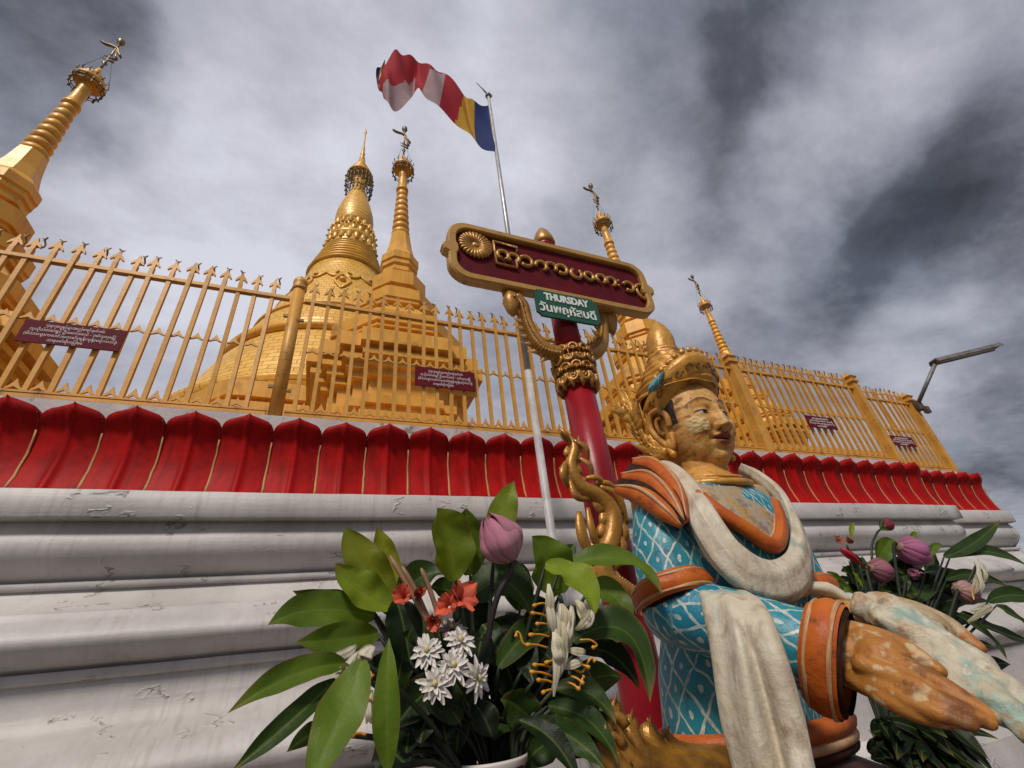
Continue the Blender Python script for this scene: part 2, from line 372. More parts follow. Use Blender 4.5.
# ------------------------------------------------------------------ moulded white wall with its band of red lotus petals
def sweep_profile(mb, prof, x0, xe, yshift, yback, mat=0, yref=2.5):
    """moulding run along X from x0 to xe, mitred round the corner and returned to yback; slightly uneven like hand-run plaster"""
    n = len(prof); L = 0; V = []; UV = []; NX = 110
    cols = [x0+(xe-x0)*(i/NX) for i in range(NX+1)]
    for k, (y, z) in enumerate(prof):
        off = yref-y
        for i, x in enumerate(cols):
            xx = x+(off if i == NX else 0)
            w = noise.noise(Vector((x*.9, k*.13+yshift, 2.0)))*.006+noise.noise(Vector((x*4.5, k*.35, 5.0)))*.0025
            h = noise.noise(Vector((x*.8, 7.0, z*1.5)))*.004+noise.noise(Vector((x*5, 3.0, z*6)))*.0018
            if z < GROUND+.01 or i == NX: w = h = 0
            V.append((xx, y+yshift+w, z+h)); UV.append((x, L))
        V.append((xe+off, yback, z)); UV.append((xe, L))
        if k+1 < n: L += math.hypot(prof[k+1][0]-y, prof[k+1][1]-z)
    m = NX+2
    F = [(k*m+i, k*m+i+1, (k+1)*m+i+1, (k+1)*m+i) for k in range(n-1) for i in range(m-1) if prof[k] != prof[k+1]]
    mb.add(V, F, mat, True, UV)
def sharp(*runs):
    out = []
    for r in runs:
        out += r
    return out
def arc(y0, z0, y1, z1, bul, n=8):
    """curve between two points, bulging outwards (towards smaller y) by bul"""
    return [(lerp(y0, y1, t/n)-bul*math.sin(PI*t/n), lerp(z0, z1, t/n)) for t in range(n+1)]
PROF = sharp([(2.56, .852), (2.505, .852)], [(2.505, .852), (2.50, .846), (2.50, .730), (2.505, .724)], [(2.505, .724), (2.572, .724)],
             [(2.572, .724), (2.560, .705)]+arc(2.555, .69, 2.640, .482, .060, 10)[1:], [(2.640, .482), (2.612, .480)],
             [(2.612, .480), (2.606, .474), (2.606, .456), (2.612, .450)], [(2.612, .450), (2.625, .448)],
             [(2.625, .448), (2.600, .405), (2.545, .360), (2.500, .345)], [(2.500, .345), (2.494, .338), (2.487, .322), (2.470, .308)]+arc(2.455, .300, 2.530, .142, .078, 12)[1:], [(2.530, .142), (2.500, .140)],
             [(2.500, .140), (2.495, .134), (2.495, .108), (2.500, .102)], [(2.500, .102), (2.520, .100)],
             [(2.520, .100), (2.512, .02), (2.500, -.045), (2.470, -.062), (2.440, -.078), (2.425, -.098), (2.395, -.108)]+arc(2.385, -.112, 2.42, -.31, .085, 12)[1:],
             [(2.42, -.31), (2.39, -.315)], [(2.39, -.315), (2.39, -.36)], [(2.39, -.36), (2.40, -.62)], [(2.40, -.62), (2.30, -.66)],
             [(2.30, -.66), (2.28, -.75)], [(2.28, -.75), (2.28, GROUND)])
X1, X2, STEP = 5.83, 7.17, .15
wall = thing('plinth_wall', (0, 2.6, GROUND), 'long white moulded wall with a band of red lotus petals, under the gold fence', 'wall')
mb = MB(); sweep_profile(mb, PROF, -7, X1, 0, 2.85)
sweep_profile(mb, PROF, X1-.6, X2, STEP, 9)
mb.build('moulding', M['white_paint'], wall)
mb = MB()
mb.box(((X1-7)/2-.05, 2.81, 1.115), (X1+7-.16, .28, .53)); mb.box(((X1+X2)/2-.40, 2.81+STEP, 1.114), (X2-X1+.54, .28, .528))
mb.box((X2-.29, 6.05, 1.113), (.28, 6.0, .526))
mb.build('coping', M['white_strip'], wall)
PW, PZ0, PZ1 = .25, .853, 1.293
def petal_mesh():
    mb = MB(); NU, NV = 20, 26
    def front(u, v):
        s = 2*u-1
        if v < .74: w = .119+.003*math.sin(PI*v/.74)
        else:
            t = (v-.74)/.26
            w = .119*max(0.0, (1-(t/.93)**3.3))**.50 if t < .93 else 0
            w = max(w, .024*(max(0, 1-t)/.14)**1.2 if t > .86 else 0, 0)
        y = .034*math.sin(PI*min(1, v/.82)*.95)                  # hollowed below ...
        y -= .050*sstep(.70, .93, v)*(1-.15*s*s)                 # ... with the tip rolling outwards
        y += .020*abs(s)**1.7*(.35+.65*v)-.016*math.exp(-(s/.10)**2)*(1-.5*sstep(.8, 1, v))
        return Vector((s*w, y, v*(PZ1-PZ0)))
    mb.grid(front, NU, NV)
    def rim(u, v):
        t = u*2
        if t < 1: p = front(0, t)
        else: p = front(1, 2-t)
        q = front(.5, t if t < 1 else 2-t)
        n = (p-q); n.y = 0; n = n.normalized() if n.length > 1e-5 else Vector((0, 0, 1))
        a = v*PI/2
        return p+n*(.010*math.sin(a)) + Vector((0, .014*(1-math.cos(a))+.05*sstep(.7, 1, v), 0))
    mb.grid(rim, 60, 4)
    return mb.mesh('lotus_petal', M['petal_red'])
pm = petal_mesh()
lines = MB()
def petal(x, y, rz=0, sx=1):
    p = bpy.data.objects.new('lotus_petal', pm); COL.objects.link(p); p.parent = wall
    p.location = (x, y-2.6, PZ0-GROUND); p.rotation_euler = (random.uniform(-.012, .012), 0, rz+random.uniform(-.012, .012))
    p.scale = (sx, 1, random.uniform(.985, 1.02))
def seam(x, y):
    pts = [(x+random.uniform(-.002, .002), y+.034*math.sin(PI*min(1, v/.82)*.95)+.010, lerp(PZ0, PZ1, v)) for v in [i/8*.70 for i in range(9)]]
    lines.tube(pts, [.0075-.0004*i for i in range(9)], 6, flat=.8)
x = -1.19-.25*8
while x < X1-.10:
    petal(x, 2.545); seam(x+.125, 2.545); x += PW
xlast = x-.125
nb = 5; w5 = (X2-.02-X1-.06)/nb
for k in range(nb):
    petal(X1+.08+w5*(k+.5), 2.545+STEP, 0, w5/PW); seam(X1+.08+w5*(k+1), 2.545+STEP)
lines.build('gilt_seam', M['gilt_line'], wall)

# ------------------------------------------------------------------ gold fence
FY = 2.75
def make_picket_meshes():
    k = {}
    mb = MB(); mb.box((0, 0, (1.44+2.44)/2-1.44), (.024, .024, 1.0)); k['picket'] = mb.mesh('picket', M['fence_gold'])
    mb = MB()
    sp = [(-.011, 0), (.011, 0), (.011, .040), (.034, .018), (.037, .026), (.026, .052), (.010, .072), (.004, .098), (0, .106), (-.004, .098), (-.010, .072), (-.026, .052), (-.037, .026), (-.034, .018), (-.011, .040)]
    mb.prism(sp, (1, 0, 0), (0, 0, 1), (0, 1, 0), (0, 0, .995), -.007, .007)
    k['spear'] = mb.mesh('spear_point', M['fence_gold'])
    mb = MB()
    w = catmull([(0, .007, 1.03), (.002, .034, 1.055), (.004, .040, 1.085), (0, .026, 1.118)], 4)
    mb.tube(w, .0058, 6); mb.prism([(-.017, .012), (0, -.014), (.017, .014), (.004, .004)], (1, 0, 0), (0, 0, 1), (0, 1, 0), (0, .026, 1.122), -.004, .004)
    k['barb'] = mb.mesh('barb', M['barb_bronze'])
    def cusp(w, h, t):
        a = [(w*(i/8-.5)*2, h*(1-abs(i/8-.5)*2)**1.8+.004) for i in range(9)]
        b = [(w*(i/8-.5)*1.9, h*.34*(1-abs(i/8-.5)*2)**1.4-.004) for i in range(8, -1, -1)]
        return a+b
    mb = MB(); mb.prism(cusp(.0385, .048, 0), (1, 0, 0), (0, 0, 1), (0, 1, 0), (0, 0, 0), -.006, .006); k['scallop'] = mb.mesh('scallop', M['fence_gold'])
    mb = MB(); mb.prism(cusp(.0385, .060, 0), (1, 0, 0), (0, 0, 1), (0, 1, 0), (0, 0, 0), -.006, .006); k['scallop_low'] = mb.mesh('scallop', M['fence_gold'])
    return k
PK = make_picket_meshes()
def part_at(name, me, parent, root, p):
    o = bpy.data.objects.new(name, me); COL.objects.link(o); o.parent = parent
    b = Vector(ORIGIN[root.name]) if parent is root else Vector(p)
    o.location = Vector(p)-Vector(ORIGIN[root.name]) if parent is root else (0, 0, 0)
    return o
def fence_bay(x0, x1, y, first, n, label, step=.1013):
    t = thing('metal_fence', ((x0+x1)/2, y, 1.40), label, 'fence', 'gold fence bays along the wall')
    mb = MB(); mb.box(((x0+x1)/2, y, 1.418), (x1-x0, .045, .030)); mb.box(((x0+x1)/2, y-.004, 1.448), (x1-x0, .030, .012))
    mb.build('bottom_rail', M['fence_gold'], t)
    mb = MB(); mb.box(((x0+x1)/2, y, 1.392), (x1-x0-.02, .10, .016)); mb.build('base_plate', M['gilt_line'], t)
    mb = MB(); mb.box(((x0+x1)/2, y+.0, 2.366), (x1-x0, .036, .026)); mb.build('top_rail', M['fence_gold'], t)
    for k in range(n):
        x = first+k*step
        p = part_at('picket', PK['picket'], t, t, (x, y-.004, 1.44))
        p.rotation_euler = (random.uniform(-.010, .010), random.uniform(-.011, .011), random.uniform(-.1, .1))
        s = part_at('spear_point', PK['spear'], p, t, (x, y, 1.44))
        b = part_at('barb', PK['barb'], p, t, (x, y, 1.44)); b.rotation_euler = (0, 0, random.uniform(-.5, .5)); b.scale = (1, 1, random.uniform(.995, 1.005))
        if x+step < x1-.02:
            part_at('scallop', PK['scallop'], t, t, (x+step/2, y-.003, 1.915))
            part_at('scallop', PK['scallop_low'], t, t, (x+step/2, y-.003, 1.462))
    return t
bayA = fence_bay(-3.10, -.40, FY, -3.045, 26, 'gold picket fence bay at the left end of the wall, below the leaning spire')
bayB = fence_bay(-.30, 3.79, FY, -.248, 40, 'longest gold picket fence bay, behind the red pillar and the flagpole')
bayC = fence_bay(3.88, 5.76, FY, 3.93, 18, 'gold picket fence bay right of the statue head, between two square posts')
bayD = fence_bay(5.98, 7.14, FY+STEP, 6.03, 11, 'short gold picket fence bay on the stepped back corner, below the tube lamp')
def round_post(x, y, label):
    t = thing('fence_post', (x, y, 1.38), label, 'post', 'gold fence posts')
    mb = MB(); mb.lathe([(.041, 0), (.041, 1.10)], 20, (x, y, 1.38)); mb.build('shaft', M['fence_gold'], t)
    mb = MB(); mb.lathe([(.047, 1.08), (.050, 1.09), (.050, 1.115), (.044, 1.125), (.050, 1.14), (.049, 1.165), (.034, 1.19), (.014, 1.205), (.012, 1.215), (.0, 1.23)], 20, (x, y, 1.38)); mb.build('cap', M['fence_gold'], t)
    mb = MB()
    for z in (1.62, 2.20):
        mb.box((x-.052, y-.01, z), (.03, .016, .02)); mb.box((x+.052, y-.01, z-.02), (.03, .016, .02))
    mb.build('clamp', M['barb_bronze'], t); return t
def square_post(x, y, h, label):
    t = thing('fence_post', (x, y, 1.38), label, 'post', 'gold fence posts')
    mb = MB(); mb.box((x, y, 1.38+h/2), (.085, .085, h)); mb.build('shaft', M['fence_gold'], t)
    mb = MB(); r = .062*1.414
    mb.lathe([(r, h), (r, h+.02), (r*.8, h+.03), (r*.8, h+.05), (r*1.05, h+.075), (r*.3, h+.13), (0, h+.16)], 4, (x, y, 1.38), smooth=False, rot=PI/4); mb.build('cap', M['fence_gold'], t); return t
round_post(-.35, FY, 'round gold fence post with a ball cap, left of the golden stupas')
square_post(3.835, FY, 1.05, 'square gold fence post just right of the statue head')
square_post(5.81, FY, 1.06, 'square gold fence post where the wall steps back')
square_post(7.17, FY+STEP, 1.02, 'last gold fence post at the right end, carrying the tube lamp')

# maroon plaques hung on the fence
LINES = ['ဘုရားအလှူရှင်များအမည်စာရင်းမှတ်တမ်း', 'ကုသိုလ်တော်ရှင် ဦးမောင်မောင် - ဒေါ်လှလှမြင့်', '(မိသားစု)ကောင်းမှုတော်(ရန်ကုန်)မင်္ဂလာဒုံ', 'သာဓုခေါ်ဆိုကြပါစေ']
def plaque(xc, y, z, w, h, label):
    t = thing('plaque', (xc, y, z), label, 'sign', 'maroon plaques on the fence')
    mb = MB(); mb.box((xc, y, z), (w, .008, h)); mb.build('board', M['sign_maroon'], t)
    mb = MB()
    for k, (s, f) in enumerate(zip(LINES, (.58, .84, .90, .34))):
        put_text(mb, s, h*.155, .0010, (xc+(.02 if k == 3 else 0)*-1, y-.0045, z+h*(.26-.215*k)), (1, 0, 0), (0, 0, 1), (0, -1, 0), 0, w*f)
    mb.build('lettering', M['sign_white'], t)
    mb = MB()
    for sx in (-1, 1): mb.tube([(xc+sx*w*.42, y+.004, z+h*.40), (xc+sx*w*.42, FY-.01 if y < 2.75 else y+.03, z+h*.40)], .004, 6)
    mb.build('hanger', M['dark_wire'], t); return t
plaque(-1.432, 2.715, 1.815, .455, .150, 'maroon plaque with white script at the far left of the fence')
plaque(.722, 2.715, 1.808, .450, .163, 'maroon plaque with white script in front of the middle gold stupa')
plaque(4.785, 2.715, 1.795, .43, .14, 'maroon plaque with white script right of the statue, second from the right end')
plaque(6.405, 2.865, 1.757, .45, .13, 'maroon plaque with white script on the short bay, nearest the tube lamp')

# ------------------------------------------------------------------ golden stupas
def hti(t, c, s, bells=14):
    """the crown of a stupa: ribbed umbrella hung with bells, rod, vane and orb"""
    def P(r, z): return (r*s, z*s)
    mb = MB(); mb.lathe([P(.075, -.36), P(.20, -.35), P(.225, -.31), P(.215, -.25), P(.18, -.23), P(.19, -.19), P(.145, -.13), P(.15, -.10), P(.10, -.03), P(.055, .02), P(.048, .10), P(.02, .22)], 20, c); mb.build('umbrella_crown', M['gold_paint'], t)
    mb = MB()
    for k in range(bells):
        a = 2*PI*k/bells; ca, sa = math.cos(a), math.sin(a)
        p = [(c[0]+r*s*ca, c[1]+r*s*sa, c[2]+z*s) for r, z in ((.20, -.33), (.238, -.38), (.215, -.45), (.225, -.52))]
        mb.tube(catmull(p, 3), .011*s, 5)
        q = Vector((c[0]+.222*s*ca, c[1]+.222*s*sa, c[2]-(.40+.10*(k % 2))*s)); mb.ball(q, (.022*s, .022*s, .03*s), 6, 4)
        p = [(c[0]+r*s*ca, c[1]+r*s*sa, c[2]+z*s) for r, z in ((.18, -.26), (.235, -.20), (.215, -.13))]; mb.tube(p, .010*s, 5)
    for z, r in ((-.40, .226), (-.48, .215)):
        mb.tube([(c[0]+r*s*math.cos(q*2*PI/24), c[1]+r*s*math.sin(q*2*PI/24), c[2]+z*s) for q in range(25)], .008*s, 5)
    mb.build('hanging_bell_ring', M['bell_dark'], t)
def vane(t, c, s):
    mb = MB(); mb.lathe([(.016*s, 0), (.014*s, .16*s), (.034*s, .20*s), (.014*s, .25*s), (.012*s, .80*s), (.030*s, .84*s), (.055*s, .90*s), (.050*s, .95*s), (.02*s, 1.0*s), (0, 1.01*s)], 10, c); mb.build('rod', M['hti_metal'], t)
    mb = MB(); X = Vector((1, 0, 0)); c = Vector(c)
    mb.tube(catmull([c+Vector((x*s, 0, z*s)) for x, z in ((-.23, .79), (-.15, .735), (-.06, .735), (.02, .69), (.06, .60), (.11, .50))], 4), [.006*s]+[.026*s]*4*4+[.03*s]*4+[.008*s], 6, flat=.6)
    mb.tube([c+Vector((.02*s, 0, .66*s)), c+Vector((.05*s, 0, .50*s)), c+Vector((.09*s, 0, .40*s))], [.018*s, .012*s, .02*s], 6)
    for k, z in enumerate((.34, .42)):
        mb.tube([c+Vector((-.07*s, 0, z*s)), c+Vector((.08*s, 0, (z-.04)*s))], [.006*s, .02*s], 6)
    mb.build('bird_vane', M['hti_metal'], t)
    mb = MB()
    for a in (0.3, 2.4, 4.5): mb.tube([c+Vector((0, 0, .55*s)), c+Vector((.20*s*math.cos(a), .20*s*math.sin(a), -.32*s))], .003*s, 4)
    mb.build('guy_wire', M['dark_wire'], t)
def redent(r):
    q = [(1, .48), (.88, .48), (.88, .68), (.68, .68), (.68, .88), (.48, .88), (.48, 1)]
    out = []
    for k in range(4):
        a = k*PI/2; ca, sa = round(math.cos(a)), round(math.sin(a))
        out += [(r*(x*ca-y*sa), r*(x*sa+y*ca)) for x, y in q]
    return out
def redented_stack(mb, c, rows):
    """tiers of a stepped plan: rows of (radius, z), duplicated radii make ledges"""
    n = 28; V = []
    for r, z in rows: V += [(c[0]+x, c[1]+y, z) for x, y in redent(r)]
    F = [(k*n+i, k*n+(i+1) % n, (k+1)*n+(i+1) % n, (k+1)*n+i) for k in range(len(rows)-1) for i in range(n)]
    F.append(tuple((len(rows)-1)*n+i for i in range(n)))
    mb.add(V, F, 0, False, [(p[0]+p[1], p[2]) for p in V])
R8 = 1/math.cos(PI/8)
def small_stupa(c, label, group):
    t = thing('stupa', (c[0], c[1], 1.39), label, 'stupa', group)
    o = (c[0], c[1], 0)
    mb = MB(); redented_stack(mb, c, [(1.30, 1.40), (1.30, 2.0), (1.18, 2.06), (1.18, 2.28), (1.05, 2.34), (1.05, 2.46), (.90, 2.50), (.90, 2.60), (.95, 2.61), (.95, 2.72), (.90, 2.73), (.84, 2.74), (.84, 2.98), (.93, 3.0), (.93, 3.08), (1.0, 3.10), (1.0, 3.18), (1.07, 3.20), (1.07, 3.27), (1.02, 3.28), (1.02, 3.32), (1.13, 3.34), (1.13, 3.53), (1.06, 3.55), (.92, 3.56)])
    mb.build('stepped_base', M['gold_paint'], t)
    def oc(r, z): return (r*R8, z)
    rows = [(.86, 3.54), (.84, 3.74), (.80, 3.75), (.80, 3.79), (.87, 3.80), (.87, 3.86), (.90, 3.87), (.90, 4.06), (.80, 4.09), (.54, 4.45), (.50, 4.46), (.50, 4.52), (.55, 4.54), (.55, 4.60), (.57, 4.61), (.57, 4.80), (.50, 4.84), (.36, 4.93), (.33, 4.94), (.33, 4.98), (.37, 4.99), (.37, 5.05), (.405, 5.06), (.405, 5.32), (.34, 5.37), (.25, 5.43)]
    mb = MB(); mb.lathe([oc(*p) for p in rows], 8, o, smooth=False, rot=PI/8, uvr=.5); mb.build('octagonal_tier', M['gold_paint'], t)
    rows = [(.235, 5.38), (.225, 5.47), (.27, 5.49), (.27, 5.56), (.255, 5.57), (.255, 5.61), (.285, 5.63), (.285, 5.70), (.27, 5.71), (.30, 5.74), (.30, 5.88), (.275, 5.93), (.235, 5.99), (.19, 6.22), (.158, 6.50), (.15, 6.56)]
    mb = MB(); mb.lathe([oc(*p) for p in rows], 8, o, smooth=False, rot=PI/8, uvr=.3); mb.build('octagonal_neck', M['gold_paint'], t)
    nr = 8; z0, z1 = 6.54, 7.84
    for k in range(nr):
        a, b = z0+(z1-z0)*k/nr, z0+(z1-z0)*(k+1)/nr; r = lerp(.150, .098, k/(nr-1)); h = b-a
        mb = MB(); mb.lathe([(r*.80, a), (r*.93, a+h*.12), (r*1.04, a+h*.32), (r*1.06, a+h*.5), (r*1.0, a+h*.70), (r*.84, a+h*.90), (r*.78, b+.002)], 20, o); mb.build('spire_ring', M['gold_paint'], t)
    mb = MB(); mb.lathe([(.085, 7.83), (.115, 7.86), (.115, 7.90), (.095, 7.93), (.088, 8.05), (.070, 8.62), (.06, 8.85)], 20, o); mb.build('spire_shaft', M['gold_paint'], t)
    hti(t, (c[0], c[1], 8.86), .92); vane(t, (c[0], c[1], 9.02), 1.12)
    return t
GS = 'small spired stupas around the great one'
proto = small_stupa((.72, 5.5), 'slender gold stupa standing in front of the great dome, left of the flagpole', GS)
def again(x, y, label, rz=0.0, s=1):
    c = copy_tree(proto); c['label'] = label; c.location = (x, y, 1.39); c.rotation_euler = (0, 0, rz); c.scale = (s, s, s); return c
again(-4.27, 5.5, 'gold stupa with a ringed spire at the far left edge, behind the fence')
again(5.41, 5.5, 'gold stupa whose spire rises behind the red name board of the pillar')
again(6.03, 4.32, 'smallest gold stupa, its spire showing above the fence right of the statue head', 0, .515)

def great_stupa(c, k, label):
    t = thing('great_stupa', (c[0], c[1], 1.39), label, 'stupa')
    o = (c[0], c[1], 0)
    def S(rows): return [(r*k, z*k) for r, z in rows]
    def O(rows): return [(r*k*R8, z*k) for r, z in rows]
    mb = MB(); mb.lathe(O([(p[0]/k, p[1]/k) for p in [(4.62, 1.39), (4.62, 3.9), (4.5, 3.92), (4.5, 4.15), (4.42, 4.17), (4.42, 4.26), (4.55, 4.28), (4.55, 4.62), (4.40, 4.64), (4.40, 4.72), (4.30, 4.74), (4.30, 4.80), (4.42, 4.82), (4.42, 5.17), (4.0, 5.22)]]), 8, o, smooth=False, rot=PI/8, uvr=4); mb.build('terrace', M['gold_paint'], t)
    mb = MB(); mb.lathe([(4.16, 5.15), (4.16, 5.50), (4.22, 5.56), (4.20, 5.68), (4.08, 5.72), (3.96, 5.80), (3.82, 6.12), (3.62, 6.60), (3.42, 7.06), (3.22, 7.48), (3.04, 7.76), (2.98, 7.80)], 96, o, uvr=3.4); mb.build('lower_dome', M['gold_leaf'], t)
    mb = MB(); mb.lathe([(2.95, 7.76), (3.10, 7.78), (3.16, 7.84), (3.16, 8.0), (3.08, 8.06), (2.92, 8.08)], 96, o, uvr=3); mb.lathe([(2.46, 9.12), (2.55, 9.13), (2.56, 9.22), (2.44, 9.25)], 96, o, uvr=3); mb.build('dome_band', M['board_gold'] if 'board_gold' in M else M['gold_paint'], t)
    mb = MB(); mb.lathe([(2.96, 8.04), (2.86, 8.34), (2.68, 8.75), (2.50, 9.15), (2.30, 9.62), (2.06, 10.2), (1.84, 10.75), (1.62, 11.3), (1.45, 11.75), (1.34, 12.1), (1.30, 12.4)], 96, o, uvr=3); mb.build('bell', M['gold_leaf'], t)
    # scrollwork on the shoulder of the bell
    for j in range(10):
        a0 = 2*PI*j/10+.25; mb = MB()
        def on(da, z):
            z = (z-9.02)*1.75+10.15; r = interp([(9.62, 2.30), (10.2, 2.06), (10.75, 1.84), (11.3, 1.62), (11.75, 1.45)], z)+.03
            return Vector((c[0]+r*math.cos(a0+da), c[1]+r*math.sin(a0+da), z))
        for sg in (-1, 1):
            mb.tube(catmull([on(sg*.30, 9.62), on(sg*.20, 9.50), on(sg*.10, 9.50), on(sg*.05, 9.60), on(sg*.09, 9.68), on(sg*.13, 9.61)], 4), .035*k, 6)
            mb.tube(catmull([on(sg*.02, 9.55), on(sg*.12, 9.32), on(0, 9.02)], 4), [.04*k]*8+[.012*k], 6)
        mb.ball(on(0, 9.34), .09*k, 8, 6)
        mb.build('scroll_ornament', M['gold_bright'], t)
    zs = [9.95, 10.10, 10.27, 10.42, 10.58, 10.74, 10.88, 11.02]
    for j, z in enumerate(zs[:-1]):
        r = lerp(1.10, .80, j/6.); b = zs[j+1]; h = b-z
        mb = MB(); mb.lathe(S([(r*.90, z-.01), (r*1.0, z+h*.12), (r*1.03, z+h*.4), (r*1.0, z+h*.66), (r*.93, z+h*.82), (r*.90, b+.01)]), 56, o, uvr=1); mb.build('moulding_ring', M['gold_bright'], t)
    mb = MB(); mb.lathe(S([(.74, 10.98), (.80, 11.05), (.74, 11.20), (.70, 11.42), (.76, 11.46), (.72, 11.60), (.64, 11.85), (.68, 11.88), (.64, 12.0), (.58, 12.28)]), 56, o, uvr=1); mb.build('lotus_throne', M['gold_bright'], t)
    for zr, rr, n, dn in ((11.30, .74, 22, 1), (11.72, .68, 20, -1), (12.15, .62, 18, 1)):
        mb = MB()
        for j in range(n):
            a = 2*PI*j/n; d = Vector((math.cos(a), math.sin(a), 0)); tt = Vector((-d.y, d.x, 0)); p = Vector(o)+d*(rr*k)+Vector((0, 0, zr*k))
            mb.ball(p, (.06*k, .085*k, .17*k), 8, 6, axes=(d, tt, Vector((0, 0, 1))))
            mb.ball(p+d*(.06*k)-Vector((0, 0, dn*.15*k)), .05*k, 6, 5)
        mb.build('lotus_petal_row', M['gold_bright'], t)
    mb = MB(); mb.lathe(S([(.55, 12.22), (.585, 12.45), (.60, 12.75), (.57, 13.05), (.48, 13.45), (.37, 13.85), (.28, 14.2), (.23, 14.45), (.23, 15.3)]), 48, o, uvr=.6); mb.build('bud', M['gold_leaf'], t)
    mb = MB(); mb.lathe(S([(.40, 15.18), (.45, 15.22), (.42, 15.32), (.33, 15.50), (.34, 15.53), (.24, 15.72), (.25, 15.75), (.13, 15.98), (.12, 16.2), (.07, 16.25), (.10, 16.35), (.06, 16.5), (.085, 16.62), (.05, 16.8), (.06, 16.95), (.03, 17.2), (.03, 18.0), (.055, 18.1), (.02, 18.3), (0, 18.4)]), 20, o); mb.build('umbrella_crown', M['gold_paint'], t)
    mb = MB(); n = 22
    for j in range(n):
        a = 2*PI*j/n; d = Vector((math.cos(a), math.sin(a), 0))
        mb.tube(catmull([Vector(o)+d*(r*k)+Vector((0, 0, z*k)) for r, z in ((.42, 15.24), (.455, 14.9), (.44, 14.5), (.38, 14.1))], 3), .014*k, 5)
        for z, r in ((15.0, .47), (14.72, .46), (14.45, .45), (14.2, .41)): mb.ball(Vector(o)+d*(r*k)+Vector((0, 0, (z+.07*((j*7) % 3-1))*k)), .035*k, 6, 4)
    for z, r in ((14.9, .455), (14.6, .447), (14.3, .41)):
        mb.tube([Vector(o)+Vector((r*k*math.cos(q*2*PI/28), r*k*math.sin(q*2*PI/28), z*k)) for q in range(29)], .016*k, 5)
    mb.build('hanging_bell_ring', M['bell_dark'], t)
    return t
great_stupa((-.15, 13.0), 13.0/10.5, 'great gold leafed stupa with a broad tiled dome and bud, behind the slender stupa')

# ------------------------------------------------------------------ flagpole, flag, lamp
pole = thing('flagpole', (1.14, 2.2, GROUND), 'tall grey flagpole in front of the wall, left of the red pillar', 'flagpole')
mb = MB(); mb.tube([(1.14, 2.2, GROUND), (1.14, 2.2, 1.6)], .024, 14); mb.build('lower_pole', M['pole_white'], pole)
mb = MB(); mb.tube([(1.14, 2.2, 1.5), (1.15, 2.2, 5.14)], [.022, .017], 14); mb.build('upper_pole', M['steel'], pole)
mb = MB(); mb.ball((1.15, 2.2, 5.16), .034, 12, 8); mb.tube([(1.15, 2.2, 5.17), (1.10, 2.2, 5.26), (1.03, 2.2, 5.36)], [.008, .008, .004], 6); mb.tube([(1.15, 2.2, 5.17), (1.19, 2.2, 5.17), (1.20, 2.2, 5.23)], [.008, .006, .003], 6)
mb.build('finial', M['lamp_grey'], pole)
# ------------------------------------------------------------------ the flag
def cloth_weave(k, c, H):
    b = k['bsdf']; b.inputs['Subsurface Weight'].default_value = 0.0
    N, L = k['N'], k['L']
    out = N['Material Output']; tr = N.new('ShaderNodeBsdfTranslucent'); mx = N.new('ShaderNodeMixShader'); mx.inputs[0].default_value = .35
    if isinstance(c, tuple): tr.inputs[0].default_value = (*c, 1)
    else: L.new(c, tr.inputs[0])
    L.new(b.outputs[0], mx.inputs[1]); L.new(tr.outputs[0], mx.inputs[2]); L.new(mx.outputs[0], out.inputs[0])
    return c, H
M['flag_cloth'] = material('flag_cloth', (1, 1, 1), .85, var=(.82, .82, .82), scale=9, tint=True, extra=cloth_weave)
FLAG = [((489.5, 105), (497, 154), 2.20), ((474, 102), (478, 144), 2.17), ((464, 93), (461, 127), 2.23), ((444, 73), (437, 107), 2.15), ((431, 67), (422, 92), 2.05),
        ((418, 60), (415, 91), 2.16), ((406, 55), (409, 102), 2.10), ((396, 51), (393, 110), 2.00), ((386, 62), (385, 98), 1.98), ((379, 80), (381, 88), 2.05), ((376, 71), (379, 79), 2.12), ((383, 64), (385, 69), 2.15)]
def build_flag():
    tops = catmull([at(*a, y) for a, b, y in FLAG], 8); bots = catmull([at(*b, y+.06*math.sin(i*1.9)) for i, (a, b, y) in enumerate(FLAG)], 8)
    BL, YE, RD, WH, OR = (.018, .040, .200), (.62, .36, .025), (.42, .008, .022), (.50, .36, .39), (.46, .015, .025)
    n = len(tops)-1
    def fn(u, v):
        f = u*n; i = min(n-1, int(f)); t = f-i
        p = tops[i].lerp(tops[i+1], t); q = bots[i].lerp(bots[i+1], t)
        r = p.lerp(q, v); r.y += .045*math.sin(v*PI)*math.sin(u*17)+.018*math.sin(u*46+v*5)
        return r
    mb = MB(); NU, NV = 132, 18
    V = [fn(i/NU, j/NV) for j in range(NV+1) for i in range(NU+1)]
    def colour(u, v):
        s = u*11
        if s < .98: return BL
        if s < 1.98+.25*v: return YE
        if s < 2.95: return RD
        if s < 3.95+.1*v: return WH if v > .18*(s-2.95) else RD
        if s < 5.05: return RD
        if s < 9.2: return WH if v > .50+.16*math.sin((s-5)*.8) and s < 8.3 else OR
        return BL if v < .55 else YE
    F = []; C = []; VV = []; k = 0
    for j in range(NV):
        for i in range(NU):
            ids = [j*(NU+1)+i, j*(NU+1)+i+1, (j+1)*(NU+1)+i+1, (j+1)*(NU+1)+i]
            VV += [V[q] for q in ids]; C += [colour((i+.5)/NU, (j+.5)/NV)]*4; F.append((k, k+1, k+2, k+3)); k += 4
    mb.add(VV, F, 0, True, None, C)
    o = mb.build('flag', M['flag_cloth'], None, (1.15, 2.2, 5.1))
    import bmesh
    return o
fl = tag(build_flag(), 'blue, yellow, red and white striped flag blowing left from the flagpole', 'flag')
for p_ in fl.data.polygons: p_.use_smooth = False

